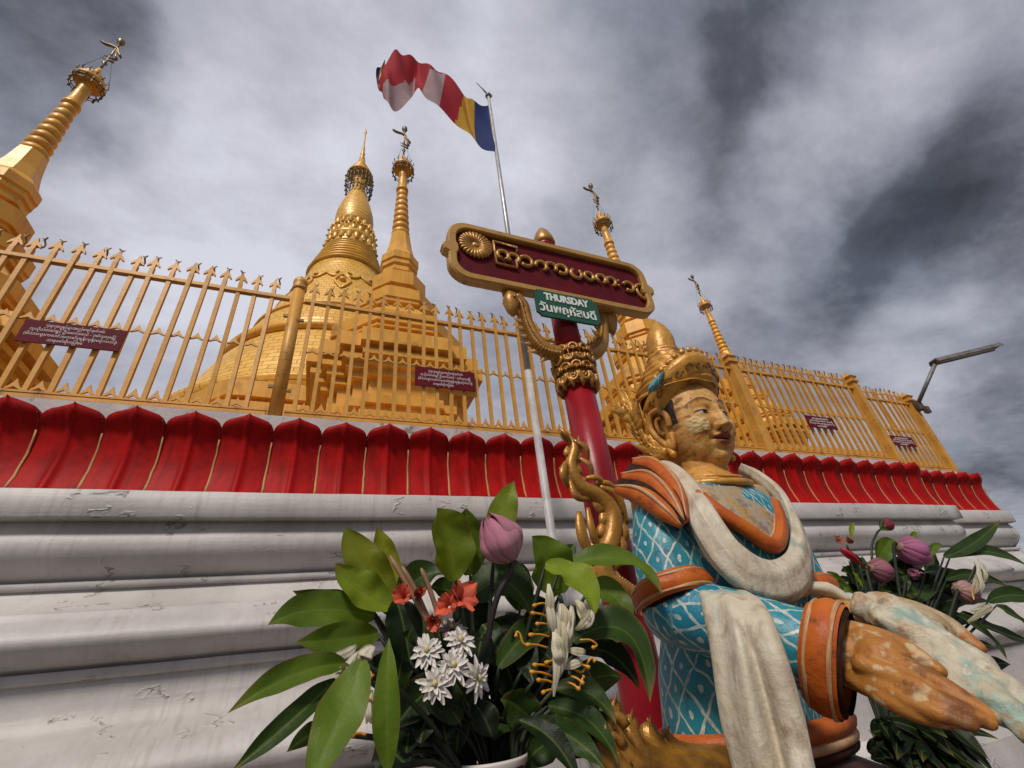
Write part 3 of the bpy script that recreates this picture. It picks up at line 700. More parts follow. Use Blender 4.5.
# ------------------------------------------------------------------ tube lamp on the last fence post
E0, E1, E2 = Vector((7.19, 2.83, 2.33)), Vector(at(936, 362, 2.45)), Vector(at(997, 347, 2.10))
lampt = thing('tube_lamp', tuple(E0), 'grey tube lamp on a slanting arm at the last fence post', 'lamp')
mb = MB(); mb.tube([E0, E1], .024, 10); mb.build('arm', M['lamp_grey'], lampt)
mb = MB(); mb.box(E0+Vector((0, .02, -.02)), (.12, .10, .12)); mb.box(E0+Vector((.06, -.03, -.09)), (.08, .05, .09)); mb.build('bracket', M['bell_dark'], lampt)
d = (E2-E1); L_ = d.length; d = d.normalized(); up = Vector((0, 0, 1)); sd = d.cross(up).normalized(); nn = sd.cross(d)
mb = MB()
mb.prism([(-.075, -.02), (-.055, .035), (.055, .035), (.075, -.02), (.06, -.02), (.045, .015), (-.045, .015), (-.06, -.02)], sd, nn, d, E1-d*.04, 0, L_+.06)
mb.box(E1+d*.01+nn*.004, (.06, .10, .035), axes=(d, sd, nn)); mb.box(E2-d*.03+nn*.004, (.05, .10, .035), axes=(d, sd, nn)); mb.build('housing', M['lamp_grey'], lampt)
mb = MB(); mb.tube([E1+d*.05-nn*.006, E2-d*.07-nn*.006], .019, 10); mb.build('tube', M['tube_glass'], lampt)

# ------------------------------------------------------------------ red pillar with its name board
M['pillar_red'] = material('pillar_red', (.29, .006, .014), .36, spec=.3, var=(.20, .005, .011), scale=6, bump=.3, bscale=22, dirt=(.10, .006, .012), dscale=9, dlo=.56, dhi=.74)
def gilt_wear(k, c, H):
    geo = k['N'].new('ShaderNodeNewGeometry')
    worn = k['rng'](k['noise'](34, 5, .7), .56, .68, 0, .6)
    return k['mixc'](worn, c, (.17, .075, .018)), H
M['carved_gold'] = material('carved_gold', (.47, .235, .045), .36, .30, var=(.34, .155, .026), scale=14, bump=.55, bscale=60, extra=gilt_wear)
M['board_gold'] = material('board_gold', (.48, .265, .060), .45, .12, var=(.38, .19, .040), scale=10, bump=.5, bscale=45, dirt=(.17, .075, .02), dscale=16, dlo=.58, dhi=.72)
M['board_maroon'] = material('board_maroon', (.13, .006, .012), .6, spec=.12, var=(.075, .006, .012), scale=12, bump=.3, bscale=30)
M['plate_green'] = material('plate_green', (.008, .085, .050), .4, var=(.006, .065, .038), scale=12)
M['plate_white'] = material('plate_white', (.68, .70, .66), .5)
PX, PY = .886, 1.30
pil = thing('name_pillar', (PX, PY, GROUND), 'red round pillar with gold capital and a tilting maroon and gold name board', 'signpost')
mb = MB(); mb.lathe([(.075, GROUND), (.068, -.3), (.064, .4), (.061, .93)], 40, (PX, PY, 0)); mb.lathe([(.056, 1.06), (.052, 1.36)], 32, (PX, PY, 0)); mb.build('shaft', M['pillar_red'], pil)
def loop(mb, c, n, t, b, R, r, squash=1.0, n1=14):
    """a small ring lying on a surface: c centre, t and b tangents"""
    mb.tube([c+t*(R*math.cos(2*PI*i/n1))+b*(R*squash*math.sin(2*PI*i/n1)) for i in range(n1+1)], r, 6, cap=False)
mb = MB(); mb.lathe([(.066, .885), (.072, .90), (.076, .915), (.068, .935), (.070, .98), (.080, 1.0), (.076, 1.015), (.068, 1.03), (.074, 1.05), (.066, 1.07), (.055, 1.08)], 40, (PX, PY, 0))
for (z, r, n, R, sq, off) in ((.912, .077, 11, .020, 1.15, 0), (.955, .076, 11, .019, 1.0, .5), (.998, .083, 11, .018, .9, 0), (1.040, .078, 11, .017, 1.1, .5)):
    for k in range(n):
        a = 2*PI*(k+off)/n; nrm = Vector((math.cos(a), math.sin(a), 0)); t = Vector((-nrm.y, nrm.x, 0)); c = Vector((PX, PY, z))+nrm*r
        sg = 1 if off else -1; e = random.uniform(.9, 1.12)
        mb.tube([c+t*(R*e*math.cos(q))+Vector((0, 0, sg*R*sq*math.sin(q)))+nrm*.003 for q in [lerp(-.55, PI+.55, i/12) for i in range(13)]], .0072, 6)
        mb.tube([c+t*(R*.45*math.cos(q))+Vector((0, 0, sg*R*.5*math.sin(q)-sg*.003)) for q in [lerp(-.3, PI+.3, i/8) for i in range(9)]], .0045, 6); mb.ball(c-Vector((0, 0, sg*.006)), .0075, 8, 6)
for k in range(12):
    a = 2*PI*(k+.5)/12; nrm = Vector((math.cos(a), math.sin(a), 0)); c = Vector((PX, PY, 0))+nrm*.070
    mb.tube([c+Vector((0, 0, .915)), c+nrm*.008+Vector((0, 0, .890)), c-nrm*.002+Vector((0, 0, .862))], [.013, .015, .002], 8, flat=.6)
mb.build('capital', M['carved_gold'], pil)
def serpent(mb, pts, rads, crest=.5, scales=True, n=7, side=None):
    P = catmull(pts, n); m = len(P); R = [interp([(i/(len(rads)-1), r) for i, r in enumerate(rads)], k/(m-1)) for k in range(m)]
    mb.tube(P, R, 12, up=side)
    if scales:                                                    # belly plates across, crest along the back
        for k in range(2, m-2):
            t = (P[k+1]-P[k-1]).normalized(); s = Vector(side or (0, 1, 0)); s = (s-t*s.dot(t)).normalized(); b = t.cross(s)
            for h in (0, .5):
                c = P[k].lerp(P[k+1], h)
                mb.tube([c+b*(R[k]*1.03*math.cos(q))-s*(R[k]*1.03*math.sin(q)) for q in [lerp(-.6, 1.25, i/6) for i in range(7)]], [R[k]*.02]+[R[k]*.10]*5+[R[k]*.02], 5)
    return P, R
def flame(mb, p, d, cur, L, w, flat=.45, n=5, up=(0, 1, 0)):
    """a curled leaf of carved flame from p along d, bending towards cur"""
    p = Vector(p); d = Vector(d).normalized(); cur = Vector(cur).normalized()
    pts = [p+d*(L*t)+cur*(L*.55*t*t) for t in [i/n for i in range(n+1)]]
    mb.tube(pts, [w*(.55+.9*math.sin(PI*min(1, t*1.1+.12)))*(1-t*.85) for t in [i/n for i in range(n+1)]], 8, flat=flat, up=up)
def naga(pts_px, Y0, head, flip):
    mb = MB(); P, R = serpent(mb, [at(x, y, Y0) for x, y in pts_px], [.030, .034, .032, .026, .026, .024], side=(0, 1, 0))
    h0, h1 = at(*head[0], Y0), at(*head[1], Y0); d = (h1-h0).normalized()
    mb.tube([P[-1], h0, h0.lerp(h1, .35), h0.lerp(h1, .75), h1], [.024, .036, .040, .026, .008], 10, up=(0, 1, 0), flat=.85)
    mb.tube([h0.lerp(h1, .45)+Vector((-flip*.012, 0, -.004)), h0.lerp(h1, .8)+Vector((-flip*.026, 0, -.004)), h0.lerp(h1, 1.05)+Vector((-flip*.034, 0, 0))], [.016, .012, .004], 8)
    for k in range(4):
        q = h0.lerp(h1, -.25+.24*k)+Vector((flip*.018, 0, .012)); flame(mb, q, Vector((flip*.8, 0, .8))-d*.4, Vector((0, 0, 1))-d, .040, .013)
    for k in range(5):
        q = P[-1-k*2]; flame(mb, q+Vector((flip*.016, 0, .012)), Vector((flip, 0, .6)), (0, 0, 1), .034, .012)
    for sy in (-1, 1): mb.ball(h0.lerp(h1, .35)+Vector((0, sy*.034, .01)), .008, 8, 6)
    for k in range(6, len(P)-3, 3):
        t = (P[k+1]-P[k-1]).normalized(); b = t.cross(Vector((0, 1, 0))); flame(mb, P[k]+b*R[k]*.7, b, t, .045, .014)
    for k in range(3):
        flame(mb, P[2+k*3], Vector((-flip*.4, 0, 1)), (-flip, 0, .3), .06, .014)
    return mb.build('serpent_bracket', M['carved_gold'], pil)
naga([(562, 354), (545, 350), (534, 338), (527, 322), (523, 306), (516, 297)], 1.28, ((511, 297), (513, 316)), -1)
naga([(578, 352), (592, 354), (601, 345), (603, 330), (603, 318), (606, 312)], 1.32, ((608, 312), (613, 335)), 1)
# the board: maroon panel in a thick gold frame
BX0, BX1, BZ0, BZ1, BYF, BYB = .362, 1.398, 1.332, 1.678, 1.245, 1.290
def board_outline(x0, x1, z0, z1, r, boss=0.0, n=7):
    out = []
    def corner(cx, cz, a0): out.extend((cx+r*math.cos(a0+PI/2*i/n), cz+r*math.sin(a0+PI/2*i/n)) for i in range(n+1))
    zm = (z0+z1)/2
    corner(x1-r, z1-r, 0); corner(x0+r, z1-r, PI/2)
    if boss: out.extend([(x0, zm+.032), (x0-boss*.7, zm+.022), (x0-boss, zm), (x0-boss*.7, zm-.022), (x0, zm-.032)])
    corner(x0+r, z0+r, PI); corner(x1-r, z0+r, 1.5*PI)
    if boss: out.extend([(x1, zm-.032), (x1+boss*.7, zm-.022), (x1+boss, zm), (x1+boss*.7, zm+.022), (x1, zm+.032)])
    return out
mb = MB(); mb.prism(board_outline(BX0+.02, BX1-.02, BZ0+.02, BZ1-.02, .075), (1, 0, 0), (0, 0, 1), (0, 1, 0), (0, 0, 0), BYF+.022, BYB-.004)
board = mb.build('name_board', M['board_maroon'], pil)
mb = MB()
oo = board_outline(BX0, BX1, BZ0, BZ1, .09, .028); ii = board_outline(BX0+.036, BX1-.036, BZ0+.036, BZ1-.036, .066, -.010)
def ring_prism(mb, A, B, y0, y1, bev):
    n = len(A); cx = sum(a[0] for a in A)/n; cz = sum(a[1] for a in A)/n
    def sh(P, k): return [(x+(cx-x)*k*(.03/.5) if False else x, z) for x, z in P]
    def inset(P, e):
        out = []
        for i, (x, z) in enumerate(P):
            x0, z0 = P[i-1]; x1, z1 = P[(i+1) % n]; tx, tz = x1-x0, z1-z0; L = math.hypot(tx, tz) or 1
            out.append((x-tz/L*e, z+tx/L*e))
        return out
    rows = [(A, y1), (A, y0+bev), (inset(A, bev), y0), (inset(B, -bev*.6), y0), (B, y0+bev), (B, y0+.03)]
    V = [(x, y, z) for P, y in rows for x, z in P]
    F = [(k*n+i, k*n+(i+1) % n, (k+1)*n+(i+1) % n, (k+1)*n+i) for k in range(len(rows)-1) for i in range(n)]
    F.append(tuple(range(n)))
    mb.add(V, F, 0, False)
ring_prism(mb, oo, ii, BYF, BYB, .007); mb.build('frame', M['board_gold'], board)
mb = MB(); c = at(475.3, 246, BYF+.018); n = 26
for k in range(n):
    a = 2*PI*k/n; d = Vector((math.cos(a), 0, math.sin(a))); mb.tube([c+d*.014+Vector((0, -.004, 0)), c+d*.045+Vector((0, -.008, 0)), c+d*.072+Vector((0, -.006, 0)), c+d*.078], [.003, .007, .0095, .004], 6)
mb.ball(c, (.020, .014, .020), 12, 8); mb.build('rosette', M['carved_gold'], board)
mb = MB(); YL = BYF+.014
def stroke(pts, r=.0085, smooth=True): mb.tube(catmull(pts, 5) if smooth else pts, r, 7)
def arcpx(x, y, R, a0, a1, sx=1.0, n=12, r=.0098):
    c = at(x, y, YL); mb.tube([c+Vector((R*sx*math.cos(math.radians(lerp(a0, a1, i/n))), 0, R*math.sin(math.radians(lerp(a0, a1, i/n))))) for i in range(n+1)], r, 7)
for seg in ([(516.5, 252.5), (516.8, 247.5), (493.3, 241.4), (496.3, 263), (517.4, 268.3), (516.4, 260)],): mb.tube([at(x, y, YL) for x, y in seg], .0075, 6)
arcpx(503, 255.3, .027, -70, 250); arcpx(513.6, 258.6, .027, -60, 235); arcpx(526, 261.5, .030, 150, -140)
arcpx(541, 266, .027, 200, -60); arcpx(551, 267.2, .027, 230, -50); arcpx(561.5, 269.6, .028, 170, -130)
arcpx(576.3, 274, .028, 125, 415); arcpx(589, 276.6, .025, -50, 300)
arcpx(601, 279, .026, -70, 240); arcpx(611, 281.8, .026, 215, -75); mb.ball(at(618, 281, YL), .008, 8, 6); mb.ball(at(618.8, 285.6, YL), .008, 8, 6)
arcpx(628.5, 286.8, .029, 165, -130); arcpx(640, 289, .026, -10, 190); stroke([at(*p, YL) for p in ((636.4, 288), (638, 293), (642.5, 298), (647.5, 299), (649, 295), (646.5, 292), (643, 292.5))]); stroke([at(*p, YL) for p in ((643.5, 289), (646, 285.5), (648.5, 287))], .007)
arcpx(594, 277.6, .010, 0, 360, r=.006)
mb.build('lettering', M['carved_gold'], board)
mb = MB(); mb.lathe([(.040, 1.672), (.044, 1.70), (.050, 1.715)], 20, (PX-.02, 1.30, 0)); mb.build('finial_neck', M['pillar_red'], pil)
mb = MB(); mb.lathe([(.050, 1.712), (.056, 1.725), (.050, 1.76), (.036, 1.80), (.016, 1.835), (.004, 1.85)], 20, (PX-.02, 1.30, 0)); mb.build('finial', M['carved_gold'], pil)
# the small green plate hung below the board
ds = thing('day_plate', (.885, 1.225, 1.28), 'green plate lettered THURSDAY in white hanging under the name board', 'sign')
z0 = 1.268; w2, h2 = .151, .072
out = []
for sx, sz, a0 in ((1, 1, 0), (-1, 1, 90), (-1, -1, 180), (1, -1, 270)):
    cx, cz = sx*w2, sz*h2; out += [(cx-sx*.022 if i in (0, 4) and False else cx+.020*math.cos(math.radians(a0+180+(-90+i*22.5)))*0+(-sx*.020 if (i == (0 if sx*sz > 0 else 4)) else 0), cz) for i in (0,)]
cut = .020
out = [(w2, h2-cut), (w2-cut*.6, h2-cut*.6), (w2-cut, h2), (-w2+cut, h2), (-w2+cut*.6, h2-cut*.6), (-w2, h2-cut), (-w2, -h2+cut), (-w2+cut*.6, -h2+cut*.6), (-w2+cut, -h2), (w2-cut, -h2), (w2-cut*.6, -h2+cut*.6), (w2, -h2+cut)]
GC = (at(533, 286, 1.215)+at(602, 328, 1.215)+at(598, 302, 1.215)+at(536, 313, 1.215))/4
mb = MB(); mb.prism(out, (1, 0, 0), (0, 0, 1), (0, 1, 0), GC, 0, .010); mb.build('plate', M['plate_green'], ds)
mb = MB()
put_text(mb, 'THURSDAY', .052, .0015, GC+Vector((0, -.0016, .020)), (1, 0, 0), (0, 0, 1), (0, -1, 0), 0, .215, bevel=.0022)
put_text(mb, 'วันพฤหัสบดี', .062, .0015, GC+Vector((-.004, -.0016, -.046)), (1, 0, 0), (0, 0, 1), (0, -1, 0), 0, .268, bevel=.0012)
mb.build('lettering', M['plate_white'], ds)
mb = MB()
for sx in (-.12, .12): mb.tube([GC+Vector((sx, .006, h2-.01)), GC+Vector((sx, .05, h2+.06))], .004, 6)
mb.build('hook', M['dark_wire'], ds)

# gilded serpents coiling beside the pillar and under the seat
def serpent_ornament(name, label, pts, rads, flames, base, side=(0, 1, 0)):
    mb = MB(); P, R = serpent(mb, pts, rads, scales=False, side=side); m = len(P)
    for (f, sg, L, w, c) in flames:
        k = min(m-2, max(1, int(f*(m-1)))); t = (P[k+1]-P[k-1]).normalized(); s = Vector(side); b = t.cross(s).normalized()*sg
        flame(mb, P[k]+b*R[k]*.55, (b+t*1.0*c).normalized(), (t*c-b*.8), L*.80, w*1.15, .5)
    for (a, b_, c_, w) in WINGS:                                      # lobes and feathers lying against the body
        A, B, C_ = at(*a, YS-.012), at(*b_, YS-.02), at(*c_, YS-.005)
        Q = catmull([A, B, C_], 6); n_ = len(Q)-1; mb.tube(Q, [w*.78*(.25+.95*math.sin(PI*min(1, .12+.80*i/n_))) for i in range(n_+1)], 8, flat=.6, up=side)
    for k in range(2, m-3, 1):                                        # carved ridge down the body
        t = (P[k+1]-P[k-1]).normalized(); s = Vector(side); b = t.cross(s).normalized()
        mb.ball(P[k]+b*R[k]*.92-s*R[k]*.25, (R[k]*.20,)*3, 6, 4)
    return tag(mb.build(name, M['carved_gold'], None, base), label, 'ornament', 'gilded serpents of the throne')
YS = 1.16
EXTRA = []
WINGS = [((566, 462), (563, 474), (568, 488), .014), ((570, 480), (576, 496), (588, 500), .013), ((579, 512), (583, 538), (596, 566), .020), ((588, 508), (592, 530), (600, 552), .014), ((574, 440), (586, 448), (588, 462), .012), ((580, 458), (590, 466), (592, 480), .012),
         ((600, 486), (616, 494), (624, 516), .012), ((606, 488), (620, 498), (628, 524), .011), ((598, 482), (610, 484), (620, 496), .010), ((618, 520), (626, 532), (622, 546), .013), ((614, 530), (624, 546), (618, 560), .013), ((612, 545), (620, 558), (614, 570), .012), ((560, 428), (566, 434), (572, 444), .009), ((586, 478), (598, 478), (608, 488), .011)]
serpent_ornament('serpent_ornament', 'gilded serpent curling up in front of the red pillar, beside the statue shoulder',
    [at(x, y, YS) for x, y in ((566, 432), (574, 447), (571, 466), (580, 486), (599, 497), (612, 514), (611, 538), (602, 560), (606, 580), (622, 590), (640, 600))],
    [.004, .016, .019, .022, .026, .030, .031, .032, .031, .028, .022],
    EXTRA+[(.05, -1, .06, .014, -1), (.10, 1, .05, .014, -1), (.16, -1, .05, .015, -1), (.17, 1, .055, .015, -1), (.25, 1, .06, .016, -1), (.28, -1, .065, .017, -1), (.33, 1, .06, .016, -1), (.36, -1, .05, .015, -1), (.42, 1, .07, .018, -1), (.47, -1, .07, .018, -1), (.50, 1, .06, .018, -1), (.56, -1, .075, .020, -1), (.57, 1, .07, .02, -1), (.62, -1, .075, .022, -1), (.65, 1, .08, .022, -1), (.69, -1, .07, .022, -1), (.72, 1, .08, .022, -1), (.78, -1, .06, .02, -1), (.82, 1, .06, .02, 1)], (.80, YS, .15))
YS = .80
def low(x, y, Y=YS): return at(x, y, Y)
def flame_strands(label):
    """carved flames flowing side by side, deep grooves between them"""
    mb = MB(); rnd = random.Random(9)
    guide = [[(616, 690), (612, 712), (622, 742), (648, 765), (690, 778), (740, 800)], [(632, 706), (630, 722), (644, 744), (672, 758), (712, 766), (760, 786)], [(650, 712), (650, 726), (664, 742), (690, 752), (724, 758), (764, 776)], [(668, 722), (668, 734), (684, 744), (706, 748), (732, 750), (770, 768)], [(604, 720), (606, 736), (618, 760), (640, 784), (680, 800), (730, 820)]]
    for j, G_ in enumerate(guide):
        y0 = (.80, .82, .84, .86, .78)[j]
        pts = catmull([low(x, y+12, y0-.02*i/5) for i, (x, y) in enumerate(G_)], 6); m = len(pts)
        mb.tube(pts, [interp([(0, .010), (.08, .016), (.4, .021), (.8, .024), (1, .024)], i/(m-1)) for i in range(m)], 10)
        for o in (-1, 1):
            mb.tube([p+Vector((0, -.008, .013*o)) for p in pts], [interp([(0, .001), (.15, .005), (.6, .008), (1, .008)], i/(m-1)) for i in range(m)], 6)
        for f in (.30, .50):
            k = int(f*(m-1)); t = (pts[k+1]-pts[k-1]).normalized(); flame(mb, pts[k]+Vector((0, -.010, .004)), -t+Vector((0, 0, .25)), (0, -.2, .4), .028, .012)
    for (x, y) in ((613, 728), (610, 748), (616, 768)):
        c_ = low(x, y, .785); mb.tube([c_+Vector((.016*r_*math.cos(q), -.006, .016*r_*math.sin(q))) for q, r_ in [(i*.55, 1.2-i*.09) for i in range(12)]], [.010-.0006*i for i in range(12)], 8)
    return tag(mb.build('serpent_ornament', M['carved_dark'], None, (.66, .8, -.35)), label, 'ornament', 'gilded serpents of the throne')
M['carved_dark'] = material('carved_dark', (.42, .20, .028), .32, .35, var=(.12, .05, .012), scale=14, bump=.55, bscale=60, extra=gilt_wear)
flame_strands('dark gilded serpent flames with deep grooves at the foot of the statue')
# ------------------------------------------------------------------ painted statue of a kneeling figure
def remeshed(mb, voxel, smooth=4, sub=0):
    me = mb.mesh('shape', M['carved_gold']); o = bpy.data.objects.new('shape', me); COL.objects.link(o)
    r = o.modifiers.new('r', 'REMESH'); r.mode = 'VOXEL'; r.voxel_size = voxel; r.use_smooth_shade = True
    if smooth: s = o.modifiers.new('s', 'SMOOTH'); s.iterations = smooth; s.factor = .5
    if sub: q = o.modifiers.new('q', 'SUBSURF'); q.levels = sub
    dg = bpy.context.evaluated_depsgraph_get(); ev = bpy.data.meshes.new_from_object(o.evaluated_get(dg))
    bpy.data.objects.remove(o); bpy.data.meshes.remove(me)
    V = np.empty(len(ev.vertices)*3, np.float32); ev.vertices.foreach_get('co', V); F = [tuple(p.vertices) for p in ev.polygons]
    bpy.data.meshes.remove(ev); return V.reshape(-1, 3).astype(float), F
def limb(mb, pts, rads, flat=1.0, up=None):
    P = catmull(pts, 5); m = len(P); R = [interp([(i/(len(rads)-1), r) for i, r in enumerate(rads)], k/(m-1)) for k in range(m)]
    mb.tube(P, R, 16, flat=flat, up=up)
    for q in (0, -1): mb.ball(P[q], (R[q],)*3, 16, 10)
def seg_coords(V, segs):
    """per vertex: the coordinates round and along the nearest limb axis"""
    best = np.full(len(V), 1e9); U = np.zeros(len(V)); W = np.zeros(len(V)); off = 0
    for a, b, r, ref in segs:
        a, b, ref = np.array(a), np.array(b), np.array(ref, float); ax = b-a; L = np.linalg.norm(ax); ax = ax/L
        ref = ref-ax*ref.dot(ax); ref /= np.linalg.norm(ref); o2 = np.cross(ax, ref)
        d = V-a; h = np.clip(d@ax, 0, L); q = d-np.outer(h, ax); dist = np.linalg.norm(q, axis=1)/r
        u = np.arctan2(q@o2, q@ref)*r; m = dist < best
        best[m] = dist[m]; U[m] = u[m]; W[m] = (d@ax)[m]
    return U, W
def lattice(k, c, H):
    N, L = k['N'], k['L']
    def mt(op, a, b=None, c_=None):
        n = N.new('ShaderNodeMath'); n.operation = op
        for i, v in enumerate((a, b, c_)):
            if v is None: continue
            if isinstance(v, (int, float)): n.inputs[i].default_value = v
            else: L.new(v, n.inputs[i])
        return n.outputs[0]
    at_ = N.new('ShaderNodeVertexColor'); at_.layer_name = 'tint'
    sp = N.new('ShaderNodeSeparateColor'); L.new(at_.outputs[0], sp.inputs[0])
    nz = N.new('ShaderNodeTexNoise'); nz.inputs['Scale'].default_value = 16; nz.inputs['Detail'].default_value = 3; L.new(k['vec'], nz.inputs[0])
    ns = N.new('ShaderNodeSeparateColor'); L.new(nz.outputs['Color'], ns.inputs[0])
    u = mt('ADD', sp.outputs[0], mt('MULTIPLY_ADD', ns.outputs[0], .5, -.25)); v = mt('ADD', sp.outputs[1], mt('MULTIPLY_ADD', ns.outputs[1], .5, -.25))
    def tri(x): return mt('ABSOLUTE', mt('SUBTRACT', mt('FRACT', x), .5))
    a = tri(mt('ADD', u, v)); b = tri(mt('SUBTRACT', u, v))
    brk = k['noise'](30, 4, .7); thr = mt('MULTIPLY_ADD', brk, -.15, .522)
    ln = mt('MAXIMUM', mt('GREATER_THAN', a, thr), mt('GREATER_THAN', b, thr))
    dot = mt('LESS_THAN', mt('SQRT', mt('ADD', mt('MULTIPLY', a, a), mt('MULTIPLY', b, b))), mt('MULTIPLY_ADD', brk, .13, .055))
    w = mt('MAXIMUM', ln, dot)
    wear = k['rng'](k['noise'](55, 5, .75), .40, .56)
    w2 = mt('MULTIPLY', w, mt('MULTIPLY_ADD', wear, .5, .5))
    pale = k['mixc'](k['rng'](k['noise'](20, 4), .4, .65), (.56, .54, .46), (.36, .42, .42))
    return k['mixc'](w2, c, pale), mt('ADD', mt('MULTIPLY', w, .8), mt('MULTIPLY', H, .8))
M['jacket_blue'] = material('jacket_blue', (.009, .165, .255), .42, var=(.018, .225, .265), scale=14, bump=.55, bscale=70, dirt=(.018, .045, .055), dscale=18, dlo=.58, dhi=.72, extra=lattice)
def peel(k, c, H):
    N, L = k['N'], k['L']
    n = k['noise'](42, 6, .75); w = k['rng'](n, .585, .64, 0, .75)
    c = k['mixc'](w, c, (.17, .07, .028)); w3 = k['rng'](k['noise'](24, 6, .7), .64, .69, 0, .55)
    return k['mixc'](w3, c, (.50, .36, .19)), H
M['skin_paint'] = material('skin_paint', (1, 1, 1), .50, .05, spec=.35, var=(.70, .60, .48), scale=14, bump=.8, bscale=45, tint=True, extra=peel)
def creased(k, c, H):
    N, L = k['N'], k['L']
    mp = N.new('ShaderNodeMapping'); mp.inputs['Scale'].default_value = (45, 45, 7); L.new(k['vec'], mp.inputs[0])
    nz = N.new('ShaderNodeTexNoise'); nz.inputs['Scale'].default_value = 1; nz.inputs['Detail'].default_value = 5; L.new(mp.outputs[0], nz.inputs[0])
    c = k['mixc'](k['rng'](nz.outputs[0], .52, .72, 0, .65), c, (.27, .19, .125))
    teal = k['rng'](k['noise'](7.5, 5, .6), .57, .66, 0, .65)
    c = k['mixc'](teal, c, (.22, .36, .32))
    h = N.new('ShaderNodeMath'); h.operation = 'ADD'; L.new(nz.outputs[0], h.inputs[0]); L.new(H, h.inputs[1]); return c, h.outputs[0]
M['sash_white'] = material('sash_white', (.57, .51, .40), .55, var=(.47, .39, .28), scale=16, bump=.9, bscale=48, dirt=(.26, .17, .10), dscale=15, dlo=.56, dhi=.72, extra=creased)
def peel_teal(k, c, H):
    c, H = creased(k, c, H)
    n1 = k['noise'](13, 6, .65); c = k['mixc'](k['rng'](n1, .50, .58, 0, .75), c, (.20, .36, .31))
    n2 = k['noise'](17, 7, .7); c = k['mixc'](k['rng'](n2, .54, .62, 0, .8), c, (.34, .17, .06))
    return k['mixc'](k['rng'](k['noise'](48, 5, .7), .60, .66, 0, .7), c, (.60, .57, .48)), H
M['peeled_white'] = material('peeled_white', (.52, .47, .36), .55, var=(.42, .34, .22), scale=18, bump=1.0, bscale=44, extra=peel_teal)
M['trim_orange'] = material('trim_orange', (.50, .125, .012), .46, var=(.36, .065, .008), scale=14, bump=.9, bscale=38, spec=.3, dirt=(.14, .04, .012), dscale=20, dlo=.57, dhi=.70)
M['scroll_brown'] = material('scroll_brown', (.13, .052, .014), .5, var=(.22, .10, .02), scale=40)
M['trim_pale'] = material('trim_pale', (.48, .29, .14), .5, var=(.38, .17, .07), scale=30, bump=.5)
M['trim_dark'] = material('trim_dark', (.016, .008, .007), .7, spec=.08, var=(.055, .02, .012), scale=20, bump=.4)
M['gold_flakes'] = material('gold_flakes', (.56, .32, .07), .38, .35, var=(.44, .40, .34), scale=26, bump=1.0, bscale=60, dirt=(.30, .22, .15), dscale=28, dlo=.54, dhi=.60)
M['seat_dark'] = material('seat_dark', (.045, .016, .010), .5, var=(.045, .014, .01), scale=12, bump=.4)
M['crown_gold'] = material('crown_gold', (.58, .29, .042), .36, .20, var=(.46, .205, .026), scale=22, bump=.8, bscale=48, dirt=(.17, .07, .018), dscale=20, dlo=.56, dhi=.70)
ST = thing('statue', (.91, .86, GROUND), 'painted statue of a kneeling figure in a blue lattice jacket and gold crown, hands joined', 'statue')
HC = np.array([.932, .862, .498])
